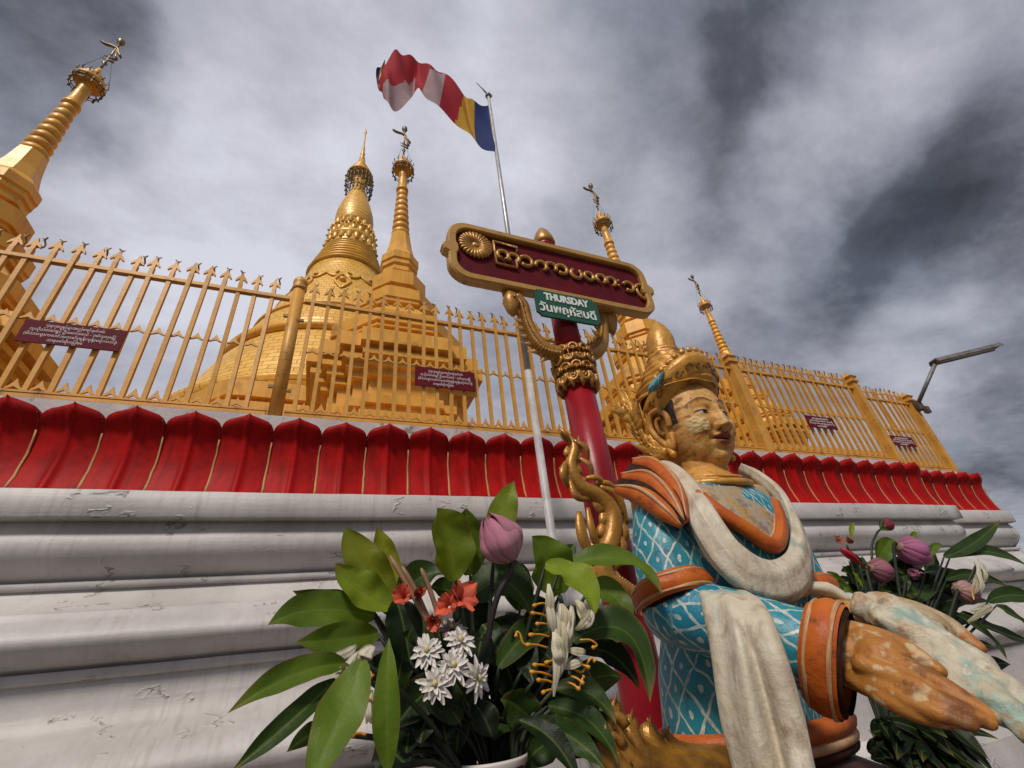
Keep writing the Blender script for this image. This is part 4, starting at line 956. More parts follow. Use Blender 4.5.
def head_mesh(mb):
    NU, NV = 380, 300
    ii, jj = np.meshgrid(np.arange(NU+1)/NU, np.arange(NV+1)/NV)
    s = 2*ii-1; az = PI*(s*.62+.38*s**3)                          # columns crowd towards the face
    lat = PI*(jj-.5)
    dx, dy, dz = np.cos(lat)*np.sin(az), -np.cos(lat)*np.cos(az), np.sin(lat)
    x, y, z = dx*.094, dy*.106, dz*.150
    low = np.clip(-z/.150, 0, 1)
    x *= 1-.24*low**2.2; y = np.where(y > 0, y*(1-.28*low), y*(1-.02*low))
    x = np.sign(x)*np.abs(x/.094)**.92*.094
    front = np.clip(-dy*1.6, 0, 1)**.8
    def G(cx, cz, sx, sz): return np.exp(-((x-cx)/sx)**2-((z-cz)/sz)**2)
    ax = np.abs(x)
    def S(cx, cz, sx, sz): return np.exp(-((ax-cx)/sx)**2-((z-cz)/sz)**2)
    d = np.zeros_like(x)
    d -= .014*S(.034, .004, .024, .015); d -= .008*S(.018, .006, .010, .012)
    d += .012*S(.037, .002, .0185, .0105); d += .004*S(.037, .010, .018, .004)
    arch = .036+.009*(1-((ax-.036)/.026)**2)
    d += .005*np.exp(-((z-arch)/.007)**2)*np.exp(-((ax-.036)/.026)**4)
    hz = np.interp(z, [-.062, -.053, -.046, -.040, -.028, 0, .025, .045], [0, .010, .023, .026, .020, .012, .008, .001])
    wz = np.interp(z, [-.06, -.045, -.03, 0, .03], [.013, .015, .012, .010, .013])
    d += hz*np.exp(-(ax/wz)**2.2); d += .013*S(.0165, -.044, .0085, .0085); d -= .006*S(.028, -.047, .006, .010)
    d -= .004*G(0, -.058, .006, .006)
    lipu = -.0655+.0045*np.exp(-((ax-.008)/.008)**2)
    d += .009*np.exp(-((z-lipu)/.0058)**2)*np.exp(-(ax/.026)**4); d += .009*np.exp(-((z+.0800)/.0066)**2)*np.exp(-(ax/.021)**4)
    d -= .009*np.exp(-((z+.0725-.004*(ax/.03)**2)/.0022)**2)*np.exp(-(ax/.030)**6); d -= .006*S(.032, -.070, .007, .008)
    d -= .005*G(0, -.094, .022, .006); d += .013*G(0, -.116, .024, .018); d += .006*S(.050, -.040, .026, .024); d += .006*S(.055, -.085, .03, .03)
    d *= front
    y = y-d*.96; x = x+np.sign(x)*d*.22*np.clip(ax/.05, 0, 1)
    # paint
    base = np.array([.62, .325, .080]); col = np.ones(x.shape+(3,))*base
    rng = np.random.RandomState(5)
    def paint(m, c, a=1.0):
        m = np.clip(m, 0, 1)[..., None]*a; np.copyto(col, col*(1-m)+np.array(c)*m)
    f = front > .05
    nz = np.array([noise.noise(Vector((a*60, b*60, 3.0))) for a, b in zip(x.ravel(), z.ravel())]).reshape(x.shape)
    nz2 = np.array([noise.noise(Vector((a*150, b*150, 7.0))) for a, b in zip(x.ravel(), z.ravel())]).reshape(x.shape)
    paint(f*np.exp(-((z-.078)/.035)**2-((ax-.02)/.06)**2)*np.clip(nz*4+nz2*2+.2, 0, .9), (.62, .44, .22)); paint(f*np.clip(nz*5-1.1+nz2*2.5, 0, .6), (.34, .15, .045)); paint(f*np.clip(-nz*5-1.2+nz2*3, 0, .6), (.70, .48, .20))
    paint(f*((ax > .066) & (z > -.03) & (z < .06))*np.clip(nz*3+.2, 0, .7), (.10, .045, .018))
    # ochre powder patches on the cheeks
    for sx in (-1, 1):
        q = (np.abs((az*.094-sx*.066)/.0285)**3+np.abs((z+.032)/.0235)**3)**(1/3)+nz*.22+nz2*.10
        m = f*(np.clip((1.0-q)*12, 0, 1)); y += -.0035*m*(1+.8*nz2)*front; paint(m, (.62, .47, .22)); paint(m*np.clip(nz2*2, 0, 1), (.50, .36, .15), .7)
    q = np.hypot(x/.011, (z+.030)/.020)+nz2*.5; paint(f*np.clip((1-q)*3, 0, .7), (.50, .36, .19))
    # lids, eyes, brows, lips
    for sx in (-1, 1):
        ex = (x-sx*.037)*sx; zc = z-.001-.10*np.clip(ex, -.02, .03)*.6
        hw = .0220; t = np.clip(1-(ex/hw)**2, 0, 1); upz, loz = .0075*t**.8, -.0050*t
        eye = f*((zc < upz) & (zc > loz) & (np.abs(ex) < hw)); y += .0020*eye*front
        paint(eye, (.42, .37, .30)); ir = np.hypot(x-sx*.037-.004, (z-.0015)); paint(eye*np.clip((.0078-ir)*900, 0, 1), (.02, .016, .014))
        paint(f*(np.abs(ex) < hw*1.12)*np.clip(1.3-np.abs(zc-upz)/.0016, 0, 1), (.028, .018, .014)); paint(f*(np.abs(ex) < hw)*np.clip(1.1-np.abs(zc-loz)/.0012, 0, 1), (.10, .045, .025), .8)
        paint(f*np.exp(-((zc-.0135)/.004)**2)*(np.abs(ex) < hw), (.50, .27, .10), .6)
        bz = .030+.011*(1-((ex-.002)/.027)**2)+.002; paint(f*(np.abs(ex-.002) < .029)*np.clip(1.35-np.abs(z-bz)/.0017, 0, 1), (.020, .014, .014))
    ml = -.0725+.004*(ax/.03)**2
    up = f*(z > ml)*(z < lipu+.0065*np.clip(1-(ax/.028)**2, 0, 1))*(ax < .028); lo = f*(z <= ml)*(z > -.0725-.0155*np.clip(1-(ax/.025)**2, 0, 1)**.7)*(ax < .027)
    paint(up, (.27, .075, .035)); paint(lo, (.31, .095, .045)); paint(f*np.clip(1.3-np.abs(z-ml)/.0014, 0, 1)*(ax < .030), (.05, .012, .01))
    paint(f*np.exp(-((ax-.0165)/.004)**2-((z+.0525)/.0028)**2)*1.2, (.06, .02, .01))
    hair = (ax > .078)*(z > -.01)*(z < .10)*(dy < -.02)*(dy > -.42); paint(hair*1.0, (.018, .012, .012))
    P = np.stack([x+HC[0], y+HC[1], z+HC[2]], -1).reshape(-1, 3)
    F = [(j*(NU+1)+i, j*(NU+1)+i+1, (j+1)*(NU+1)+i+1, (j+1)*(NU+1)+i) for j in range(NV) for i in range(NU)]
    mb.add([tuple(p) for p in P], F, 0, True, None, [tuple(c) for c in col.reshape(-1, 3)])
# arms, neck, chest and hands grown as one skin
hand_n = MB(); core = MB()
limb(core, [(.905, .93, -.10), (.912, .895, .04), (.915, .870, .20), (.915, .868, .29)], [.105, .11, .125, .095])
limb(core, [(.925, .872, .28), (.928, .870, .34), (.932, .868, .42)], [.070, .064, .066])
core.ball((.915, .845, .245), (.155, .085, .095), 24, 14)
def arm(mb, sh, el, wr): limb(mb, [sh, tuple(lerp(a, b, .5) for a, b in zip(sh, el)), el], [.055, .050, .045]); limb(mb, [el, tuple(lerp(a, b, .5) for a, b in zip(el, wr)), wr], [.045, .040, .030])
WN, WF = at(846, 655, .588), at(872, 626, .625)
arm(core, (.735, .865, .285), (.695, .83, .055), tuple(WN)); arm(core, (1.075, .865, .285), (1.085, .85, .03), tuple(WF))
def hand(mb, W, knuckle, rows, thumb, sx):
    mid = W.lerp(knuckle, .5)
    limb(mb, [tuple(W), tuple(mid), tuple(knuckle)], [.034, .046, .042], flat=.50, up=(1, 0, 0))
    w2 = W.lerp(knuckle, -.25)+Vector((0, 0, -.020)); limb(mb, [tuple(w2), tuple(w2.lerp(knuckle, .5)+Vector((0, 0, -.012))), tuple(knuckle+Vector((0, 0, -.018)))], [.026, .032, .026], flat=.55, up=(1, 0, 0))
    for (pts, r) in rows: limb(mb, [tuple(p) for p in pts], [r, r*1.05, r*.95, r*.62])
    limb(mb, [tuple(p) for p in thumb], [.0195, .0185, .0165, .010])
hand(core, WN, at(884, 664, .545), [
    ([at(866, 650, .552), at(904, 667, .510), at(946, 689, .468), at(992, 717, .434)], .0145),
    ([at(862, 664, .548), at(902, 682, .506), at(942, 702, .465), at(989, 723, .434)], .0140),
    ([at(842, 668, .590), at(898, 696, .510), at(936, 713, .470), at(972, 726, .444)], .0118),
    ([at(842, 672, .592), at(886, 699, .526), at(916, 714, .494), at(948, 724, .466)], .0112)],
    [at(850, 633, .578), at(882, 641, .546), at(912, 655, .516), at(939, 671, .491)], 1)
hand(core, WF, at(925, 634, .575), [
    ([at(915, 630, .585), at(950, 650, .545), at(992, 678, .500), at(1030, 702, .468)], .0125),
    ([at(912, 640, .585), at(948, 662, .545), at(990, 690, .500), at(1026, 714, .468)], .0125),
    ([at(910, 650, .585), at(944, 674, .545), at(980, 700, .505), at(1010, 722, .475)], .0118),
    ([at(905, 660, .585), at(936, 684, .548), at(965, 706, .512), at(990, 724, .485)], .0105)],
    [at(884, 604, .615), at(916, 612, .585), at(948, 626, .555), at(979, 648, .525)], 1)
V, F = remeshed(core, .0030, 2)
col = np.ones((len(V), 3))*np.array([.58, .29, .065])
hn = (V[:, 1] < .60) & (V[:, 2] < .02)
col[hn] = np.array([.42, .175, .035])
far = hn & (V[:, 0]/V[:, 1] > 1.50+(.60-V[:, 1])*2.1); col[far] = np.array([.45, .36, .22])
th = np.array([np.linalg.norm(v-np.array(at(979, 648, .525))) < .026 for v in V]); col[th] = np.array([.44, .185, .045])
for i_ in np.nonzero(hn)[0]:
    p_ = Vector(V[i_]); n_ = noise.noise(p_*45)+.6*noise.noise(p_*120); m_ = noise.noise(p_*28+Vector((5, 5, 5)))+.5*noise.noise(p_*90)
    col[i_] = lerp(col[i_], np.array([.56, .45, .27]), min(.75, max(0, n_*4-1.2))); col[i_] = lerp(col[i_], np.array([.19, .075, .025]), min(.75, max(0, m_*4-1.3)))
body = MB(); body.add([tuple(v) for v in V], F, 0, True, None, [tuple(c) for c in col]); head_mesh(body)
def ear(sx):
    mb = MB(); ex = HC[0]+sx*.090
    o = lambda y, z, k=0: Vector((ex+sx*(.004+k), HC[1]+y, HC[2]+z))
    rim = catmull([o(-.020, -.010), o(-.024, .020, .004), o(-.008, .046, .010), o(.020, .044, .018), o(.032, .012, .020), o(.022, -.022, .016), o(.004, -.052, .010), o(-.010, -.070, .006), o(-.018, -.056, .004), o(-.018, -.028)], 5)
    mb.tube(rim, .0085, 8); mb.tube(catmull([o(-.006, .026, .004), o(.012, .022, .010), o(.014, -.004, .010), o(.002, -.024, .006)], 5), .006, 8)
    mb.ball(o(.004, -.008, -.004), (.008, .028, .050), 14, 10); mb.ball(o(-.006, -.060, .006), (.010, .015, .020), 10, 8)
    return mb
for sx in (-1, 1):
    e = ear(sx); body.add(e.v, e.f, 0, True, None, [(.52, .245, .05)]*len(e.v))
body.build('body', M['skin_paint'], ST)
# blue jacket with lattice painting
jk = MB()
TOR = [(-.24, .905, .945, .200, .135), (-.16, .905, .938, .208, .138), (-.06, .91, .918, .205, .145), (.03, .915, .89, .190, .140), (.12, .915, .875, .188, .138), (.20, .915, .868, .192, .135), (.27, .915, .866, .180, .115), (.315, .915, .868, .130, .085), (.335, .915, .87, .085, .06)]
V_ = []; n = 48
for z, cx, cy, a, b in TOR: V_ += [(cx+a*np.sign(math.cos(q))*abs(math.cos(q))**.85, cy+b*np.sign(math.sin(q))*abs(math.sin(q))**.9, z) for q in [2*PI*i/n for i in range(n)]]
F_ = [(k*n+i, k*n+(i+1) % n, (k+1)*n+(i+1) % n, (k+1)*n+i) for k in range(len(TOR)-1) for i in range(n)]+[tuple(range(n-1, -1, -1)), tuple((len(TOR)-1)*n+i for i in range(n))]
jk.add(V_, F_)
SN, EN, CN = (.738, .865, .285), (.692, .835, .055), (.780, .642, -.036)
SF, EF, CF = (1.075, .865, .285), (1.085, .85, .03), (1.000, .685, -.03)
for s_, e_, c_ in ((SN, EN, CN), (SF, EF, CF)):
    m_ = tuple(lerp(a, b, .5) for a, b in zip(s_, e_)); limb(jk, [s_, m_, e_], [.054, .071, .070])
    m_ = tuple(lerp(a, b, .5) for a, b in zip(e_, c_)); limb(jk, [e_, m_, c_], [.068, .066, .064] if s_ is SN else [.064, .056, .050])
V, F = remeshed(jk, .0060, 5)
# sleeves end open and flat at the cuffs
U, W = seg_coords(V, [((.915, .89, -.25), (.915, .87, .30), .19, (0, -1, 0)), (SN, EN, .072, (-1, -.3, 0)), (EN, CN, .068, (-1, -.2, 0)), (SF, EF, .072, (1, 0, 0)), (EF, CF, .068, (0, 0, 1))])
jm = MB(); jm.add([tuple(v) for v in V], F, 0, True, None, [(u/.050, w/.082, 0) for u, w in zip(U, W)])
jm.build('jacket', M['jacket_blue'], ST)
# trims: armlets, cuffs, hem
def ringband(mb, c, ax, R0, R1, h, mat=0, n=36, squash=1.0, bul=.008):
    c, ax = Vector(c), Vector(ax).normalized(); a = ax.orthogonal().normalized(); a = (Vector((0, 0, 1))-ax*ax.z).normalized() if abs(ax.z) < .9 else Vector((1, 0, 0)); b = ax.cross(a); m = 8
    def fn(u, v):
        q = 2*PI*u; t = v; r = lerp(R0, R1, t)+bul*math.sin(PI*t)+.0015*math.sin(q*5+t*3)
        return c+ax*((t-.5)*h)+a*(r*math.cos(q))+b*(r*squash*math.sin(q))
    mb.grid(fn, n, m, mat)
def band_set(name, c, ax, R, h, R2=None, sq=1.0):
    mb = MB(); R2 = R2 or R; ax = Vector(ax).normalized(); c = Vector(c)
    ringband(mb, c, ax, R, R2, h, 0, bul=.010, squash=sq)
    for s_, k in ((-.30, 1), (.34, 1)):
        ringband(mb, c+ax*(h*s_), ax, lerp(R, R2, .5+s_)+.0065, lerp(R, R2, .5+s_)+.0065, h*.12, k, bul=.0015, squash=sq)
    ringband(mb, c+ax*(h*.55), ax, R2*.94, R2*.90, h*.14, 2, bul=.0, squash=sq)  # dark end ring stands in for the shaded gap at the opening
    return mb.build(name, [M['trim_orange'], M['trim_pale'], M['trim_dark']], ST)
band_set('armlet', (.694, .834, .085), (.10, -.25, -1), .077, .046, .080); band_set('armlet', (1.08, .85, .06), (-.10, -.25, -1), .077, .046, .080)
dn = Vector(CN)-Vector(EN); df = Vector(CF)-Vector(EF)
band_set('cuff', Vector(CN)+dn.normalized()*.029, dn, .074, .052, .082, .86); band_set('cuff', Vector(CF)+df.normalized()*.03, df, .056, .050, .056)
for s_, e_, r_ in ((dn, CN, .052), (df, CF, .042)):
    mb = MB(); c = Vector(e_)+s_.normalized()*.018; mb.ball(c, (r_, r_, r_), 16, 10); mb.build('sleeve_shade', M['trim_dark'], ST)  # dark ball painting the shade inside the open cuff
mb = MB()
for z, a, b, k in ((-.175, .216, .146, 0), (-.200, .218, .148, 1), (-.215, .212, .143, 2)):
    mb.tube([(.905+a*math.cos(2*PI*i/48), .94+b*math.sin(2*PI*i/48), z) for i in range(49)], .018 if k == 0 else .010, 8, k)
mb.build('hem', [M['trim_orange'], M['trim_pale'], M['trim_dark']], ST)
# folded legs under a brown skirt, on a low moulded seat
mb = MB(); lg = MB()
for sx in (-1, 1):
    limb(lg, [(.915+sx*.10, .95, -.33), (.915+sx*.13, .80, -.36), (.915+sx*.14, .66, -.39)], [.12, .11, .09]); limb(lg, [(.915+sx*.14, .66, -.43), (.915+sx*.13, .85, -.46), (.915+sx*.11, 1.08, -.47)], [.085, .08, .06])
lg.ball((.915, .93, -.32), (.21, .18, .14), 24, 14)
V, F = remeshed(lg, .009, 4); mb.add([tuple(v) for v in V], F); mb.build('skirt', M['seat_dark'], ST)
mb = MB(); cx, cy = .915, .86
def slab(z0, z1, a, b): mb.box((cx, cy, (z0+z1)/2), (a, b, z1-z0))
slab(-.62, -.535, .70, .72); slab(-.66, -.6201, .66, .68); slab(-.78, -.6601, .60, .62); slab(-1.28, -.7801, .56, .58); slab(-1.38, -1.2801, .64, .66); slab(GROUND+.001, -1.3801, .74, .76)
mb.build('seat', M['pillar_red'], ST)
# shoulder wings: orange bands over a dark cape
def shoulder(mirror):
    mx = (lambda p: Vector((2*.915-p.x-.055, p.y+.05, p.z-.012))) if mirror else (lambda p: p)
    B = [[(634, 463, .93), (655, 468, .88), (676, 490, .805), (686, 520, .752)], [(624, 478, .92), (650, 482, .85), (670, 500, .79), (684, 522, .750)], [(618, 490, .91), (643, 497, .835), (664, 512, .782), (681, 526, .752)]]
    mb = MB(); ps = [[mx(at(*q)) for q in b] for b in B]
    C = [catmull(p, 6) for p in ps]; ctr = Vector((.915 if False else (.76 if not mirror else 1.07), .87, .22))
    for k, P in enumerate(C):
        n = len(P); up = None
        w = [.007+.0165*math.sin(PI*min(1, i/(n-1)*.9+.10)) for i in range(n)]
        mb.tube(P, w, 10, 0, flat=1.0); mb.tube([p+(p-ctr).normalized()*w[i]*.86+Vector((0, 0, .3*w[i])) for i, p in enumerate(P)], [q*.22 for q in w], 8, 1)
    for k in range(2):
        mb.grid(lambda u, v: (lambda i, t: (C[k][i].lerp(C[k][i+1], t).lerp(C[k+1][i].lerp(C[k+1][i+1], t), v)) + ((C[k][i]-ctr).normalized()*(.004+.010*math.sin(PI*v))))(min(len(C[0])-2, int(u*(len(C[0])-1))), u*(len(C[0])-1)-min(len(C[0])-2, int(u*(len(C[0])-1)))), 18, 4, 2)
    L = C[2]; mb.grid(lambda u, v: L[min(len(L)-1, int(round(u*(len(L)-1))))].lerp(ctr, .40*v)+Vector((0, 0, -.010*v)), len(L)-1, 4, 2)
    T = C[0]; tgt = Vector((.86 if not mirror else .97, .87, .30)); mb.grid(lambda u, v: T[min(len(T)-1, int(round(u*(len(T)-1))))].lerp(tgt, .75*v), len(T)-1, 4, 0)
    return mb.build('shoulder_wing', [M['trim_orange'], M['trim_pale'], M['trim_dark']], ST)
shoulder(False); shoulder(True)
# white scarf looped over the chest
mb = MB()
SPX = [(652, 470, .93), (668, 472, .865), (686, 490, .795), (704, 520, .748), (724, 552, .722), (750, 575, .705), (777, 582, .700), (796, 570, .712), (800, 546, .735), (792, 519, .765), (778, 496, .80), (756, 478, .85), (742, 470, .92)]
P = catmull([at(*q) for q in SPX], 6); m = len(P); axis = Vector((.915, .90, .15))
W_ = [interp([(0, .022), (.12, .030), (.3, .034), (.48, .038), (.58, .036), (.7, .030), (.85, .026), (1, .02)], k/(m-1)) for k in range(m)]
V_ = []; n = 22
for k, p in enumerate(P):
    t = (P[min(k+1, m-1)]-P[max(0, k-1)]).normalized(); o = Vector((p.x-.915, (p.y-.92), 0)); o = (o-t*o.dot(t)).normalized(); b = t.cross(o)
    for i in range(n+1):
        q = 2*PI*i/n; fold = 1+.10*math.sin(q*6+k*.10)+.05*math.sin(q*3-k*.23); V_.append(p+o*(W_[k]*.52*fold*math.cos(q))+b*(W_[k]*fold*math.sin(q)))
mb.add(V_, [(k*(n+1)+i, k*(n+1)+i+1, (k+1)*(n+1)+i+1, (k+1)*(n+1)+i) for k in range(m-1) for i in range(n)]+[tuple(range(n, -1, -1)), tuple((m-1)*(n+1)+i for i in range(n+1))]); mb.build('scarf', M['sash_white'], ST)
# white cloth hanging over the near forearm, a deep fold down its middle
def drape(u, v, back=False):
    left = [(699, 589, .80), (700, 597, .745), (709, 641, .712), (719, 712, .705), (733, 768, .70), (750, 840, .69)]; right = [(742, 588, .735), (764, 604, .640), (784, 649, .590), (803, 712, .585), (815, 768, .580), (832, 840, .575)]
    def pk(T): return [at(*q) for q in T]
    if not hasattr(drape, 'c'): drape.c = (catmull(pk(left), 8), catmull(pk(right), 8))
    a, b = drape.c; f = v*(len(a)-1); i = min(len(a)-2, int(f)); t = f-i
    p = a[i].lerp(a[i+1], t).lerp(b[i].lerp(b[i+1], t), u); nrm = Vector((-.78, -.62, .05)).normalized()
    prof = .030*math.sin(PI*u)**.55-.022*math.exp(-((u-.56-.10*v)/.075)**2)*sstep(.22, .45, v)+.005*math.sin(u*14+v*3)+.004*math.sin(v*9+u*6)
    if back: return p-nrm*(.018+.004*math.sin(u*9))
    return p+nrm*prof
mb = MB(); mb.grid(lambda u, v: drape(u, v), 40, 60); mb.grid(lambda u, v: drape(1-u, v, True), 20, 30)
mb.grid(lambda u, v: drape(0, u).lerp(drape(0, u, True), 1-v), 60, 4); mb.grid(lambda u, v: drape(1, u).lerp(drape(1, u, True), v), 60, 4); mb.grid(lambda u, v: drape(u, 1).lerp(drape(u, 1, True), 1-v), 20, 3); mb.grid(lambda u, v: drape(u, 0).lerp(drape(u, 0, True), v), 20, 3)
mb.build('hanging_cloth', M['sash_white'], ST)
# far shawl end on the other forearm
mb = MB(); limb(mb, [at(800, 588, .74), at(826, 590, .715), at(850, 601, .69)], [.018, .026, .016], flat=.6); mb.build('shawl_end', M['sash_white'], ST)
# pale folded offering held along the hands
mb = MB()
for pts, r in (([(863, 606, .60), (884, 606, .592), (908, 618, .57), (934, 634, .545)], .024), ([(878, 617, .575), (905, 632, .55), (944, 655, .515), (985, 686, .478), (1022, 712, .45)], .025),
               ([(896, 622, .57), (930, 640, .545), (968, 664, .505), (1000, 690, .472), (1036, 716, .445)], .028), ([(925, 652, .53), (960, 676, .492), (994, 702, .46), (1030, 730, .435)], .021)):
    limb(mb, [tuple(at(*q)) for q in pts], [r*.85, r*1.22, r*1.2, r*.9], flat=.8)
V, F = remeshed(mb, .004, 4)
V = np.array([v+np.array(noise.noise_vector(Vector(v)*34))*.0065+np.array(noise.noise_vector(Vector(v)*85))*.0022 for v in V])
mb = MB(); mb.add([tuple(v) for v in V], F); mb.build('offering', M['peeled_white'], ST)
# necklace and breast ornament
mb = MB()
for z, a, b, r in ((.352, .076, .074, .005), (.332, .094, .090, .009)):
    mb.tube([(.925+a*math.cos(2*PI*i/40), .868+b*math.sin(2*PI*i/40)-(.012 if math.sin(2*PI*i/40) < 0 else 0), z-.022*max(0, -math.sin(2*PI*i/40))) for i in range(41)], r, 8)
mb.build('necklace', M['crown_gold'], ST)
VB = [(694, 492, .775), (716, 510, .742), (744, 528, .722), (774, 546, .716), (780, 524, .738), (772, 500, .772)]
P = catmull([at(*q) for q in VB], 6); top = [at(*q) for q in ((684, 478, .800), (708, 485, .772), (736, 486, .768), (764, 486, .80))]; T = catmull(top, 10)
mb = MB(); mb.tube(P, [.010]+[.0165]*(len(P)-2)+[.010], 10)
mb.tube([p.lerp(T[len(T)//2], .10) for p in P], .006, 6, 1)
mb.build('breast_collar', [M['trim_orange'], M['trim_pale']], ST)
mb = MB(); m = len(P); mb.grid(lambda u, v: (lambda p, t: p.lerp(t, v)+Vector((0, -.010*math.sin(PI*v)*math.sin(PI*u), 0)))(P[min(m-1, int(round(u*(m-1))))], T[min(len(T)-1, int(round(u*(len(T)-1))))]), m-1, 10); mb.build('breast_panel', M['gold_flakes'], ST)

# ------------------------------------------------------------------ the crown
CR = MB(); NB = 72
def brim(u, v):
    q = 2*PI*u; fr = -math.sin(q)                                  # +1 at the brow, -1 at the nape
    lift = .052+.060*fr+.010*fr*fr
    rows = [(0.0, -.014, .93), (.20, .002, 1.07), (.45, .026, 1.20), (.62, .040, 1.22), (.74, .052, 1.17), (.88, .060, 1.04), (1.0, .064, .86)]
    h = interp([(a, b) for a, b, c in rows], v); s_ = interp([(a, c) for a, b, c in rows], v)
    if v < .2: s_ = lerp(max(.55, math.sqrt(1-min(.93, ((lift-.014)/.150)**2))+.015), 1.07, v/.2)
    return Vector((HC[0]+.0945*s_*math.cos(q), HC[1]+.005+.104*s_*math.sin(q), HC[2]+lift+h*(1+.25*max(0, fr))))
CR.grid(brim, NB, 24)
crown = CR.build('crown', M['crown_gold'], ST)
mb = MB()                                                          # carved scrolls round the brim
for k in range(22):
    u = k/22; q = 2*PI*u
    if math.sin(q) > .55: continue
    c = brim(u, .36); t = (brim(u+.01, .36)-c).normalized(); b = (brim(u, .46)-brim(u, .26)).normalized(); nr = t.cross(b).normalized()
    pts = [c+t*(.011*r*math.cos(a))+b*(.011*r*math.sin(a)*(1 if k % 2 else -1))+nr*.002 for a, r in [(i*.62, 1.15-i*.085) for i in range(11)]]
    mb.tube(pts, .0015, 6); mb.tube([c+t*.012+nr*.001, c+t*.020+b*.006*(1 if k % 2 else -1)], .0014, 5)
mb.build('brim_scroll', M['scroll_brown'], crown)
mb = MB()
for k in range(15):
    u = .5+.5*(k+.5)/15; c = brim(u, .80); rr = Vector((c.x-HC[0], c.y-HC[1], 0)).normalized(); flame(mb, c, rr*.35+Vector((0, 0, 1)), rr*(-1), .030, .008, up=rr)
mb.build('brim_point', M['crown_gold'], crown)
ax0 = Vector((HC[0], HC[1]+.012, HC[2]+.10)); ax1 = at(662, 352, .885); ax2 = at(656, 322, .89)
def coil(u, v):
    c = ax0.lerp(ax1, v); q = 2*PI*u; r = interp([(0, .116), (.18, .112), (.38, .096), (.6, .074), (.8, .056), (1, .045)], v)
    r *= 1+.022*math.sin(q*9+v*14)+.045*math.sin(v*46+q*2)+.03*noise.noise(Vector((math.cos(q)*3, math.sin(q)*3, v*5)))
    return c+Vector((r*math.cos(q), r*math.sin(q), 0))
mb = MB(); mb.grid(coil, 64, 60); mb.build('hair_coil', M['crown_gold'], crown)
d = (ax2-ax1); Lk = d.length; mb = MB()
prof = [(-.25, .046), (0, .044), (.15, .045), (.35, .044), (.55, .037), (.75, .026), (.92, .013), (1.0, .002)]
mb.tube([ax1+d*t for t, r in prof], [r for t, r in prof], 24); mb.build('topknot', M['crown_gold'], crown)
# jewel leaf in blue and white on the side of the crown
mb = MB(); c0 = at(648, 391, .80); c1 = at(664, 372, .80); dd = (c1-c0).normalized(); nr = Vector((-.6, -.8, 0)); sd = dd.cross(nr).normalized()
def leafp(u, v):
    w = .0095*math.sin(PI*(.06+.90*v))**.8; s_ = 2*u-1; return c0+(c1-c0)*v+sd*(s_*w)+nr*(.010*(1-s_*s_))
mb.grid(leafp, 8, 12, 0, True, False, None, lambda u, v: (u*1.5, v*3.6, 0)); mb.grid(lambda u, v: leafp(1-u, v)-nr*.018*(1 if True else 0), 8, 12, 0, True, False, None, lambda u, v: (u, v, 0))
mb.build('enamel_leaf', M['jacket_blue'], crown)
# flame ornaments behind the ears
def ear_flames(sx):
    mb = MB(); rnd = random.Random(4)
    def q(y, z, k=0): return Vector((HC[0]+sx*(.098+k), HC[1]+y, HC[2]+z))
    spine = catmull([q(.010, -.075), q(.045, -.050, .01), q(.062, -.005, .016), q(.064, .045, .022), q(.082, .090, .026), q(.104, .125, .026)], 6)
    mb.tube(spine, [.020*(1-.75*i/(len(spine)-1)) for i in range(len(spine))], 10)
    for i in range(1, len(spine)-1, 2):
        t = (spine[i+1]-spine[i-1]).normalized(); o = t.cross(Vector((1, 0, 0))).normalized()
        for sg in (-1, 1):
            for w in (0, 1):
                flame(mb, spine[i]+Vector((sx*rnd.uniform(-.004, .014), 0, 0)), o*sg+t*rnd.uniform(.2, 1.0), t+o*(-sg*.5)+Vector((sx*rnd.uniform(-.3, .5), 0, 0)), rnd.uniform(.044, .074)*(1-.3*w), rnd.uniform(.010, .016), .55, up=(1, 0, 0))
        loop(mb, spine[i]+Vector((sx*.014, 0, 0)), t, t, o, .011, .004)
    for i in range(9):
        a = i/8; mb.ball(q(-.01+.03*a, -.085+.02*math.sin(a*3), .004), .010, 8, 6)
    return mb.build('ear_ornament', M['crown_gold'], crown)
ear_flames(-1); ear_flames(1)
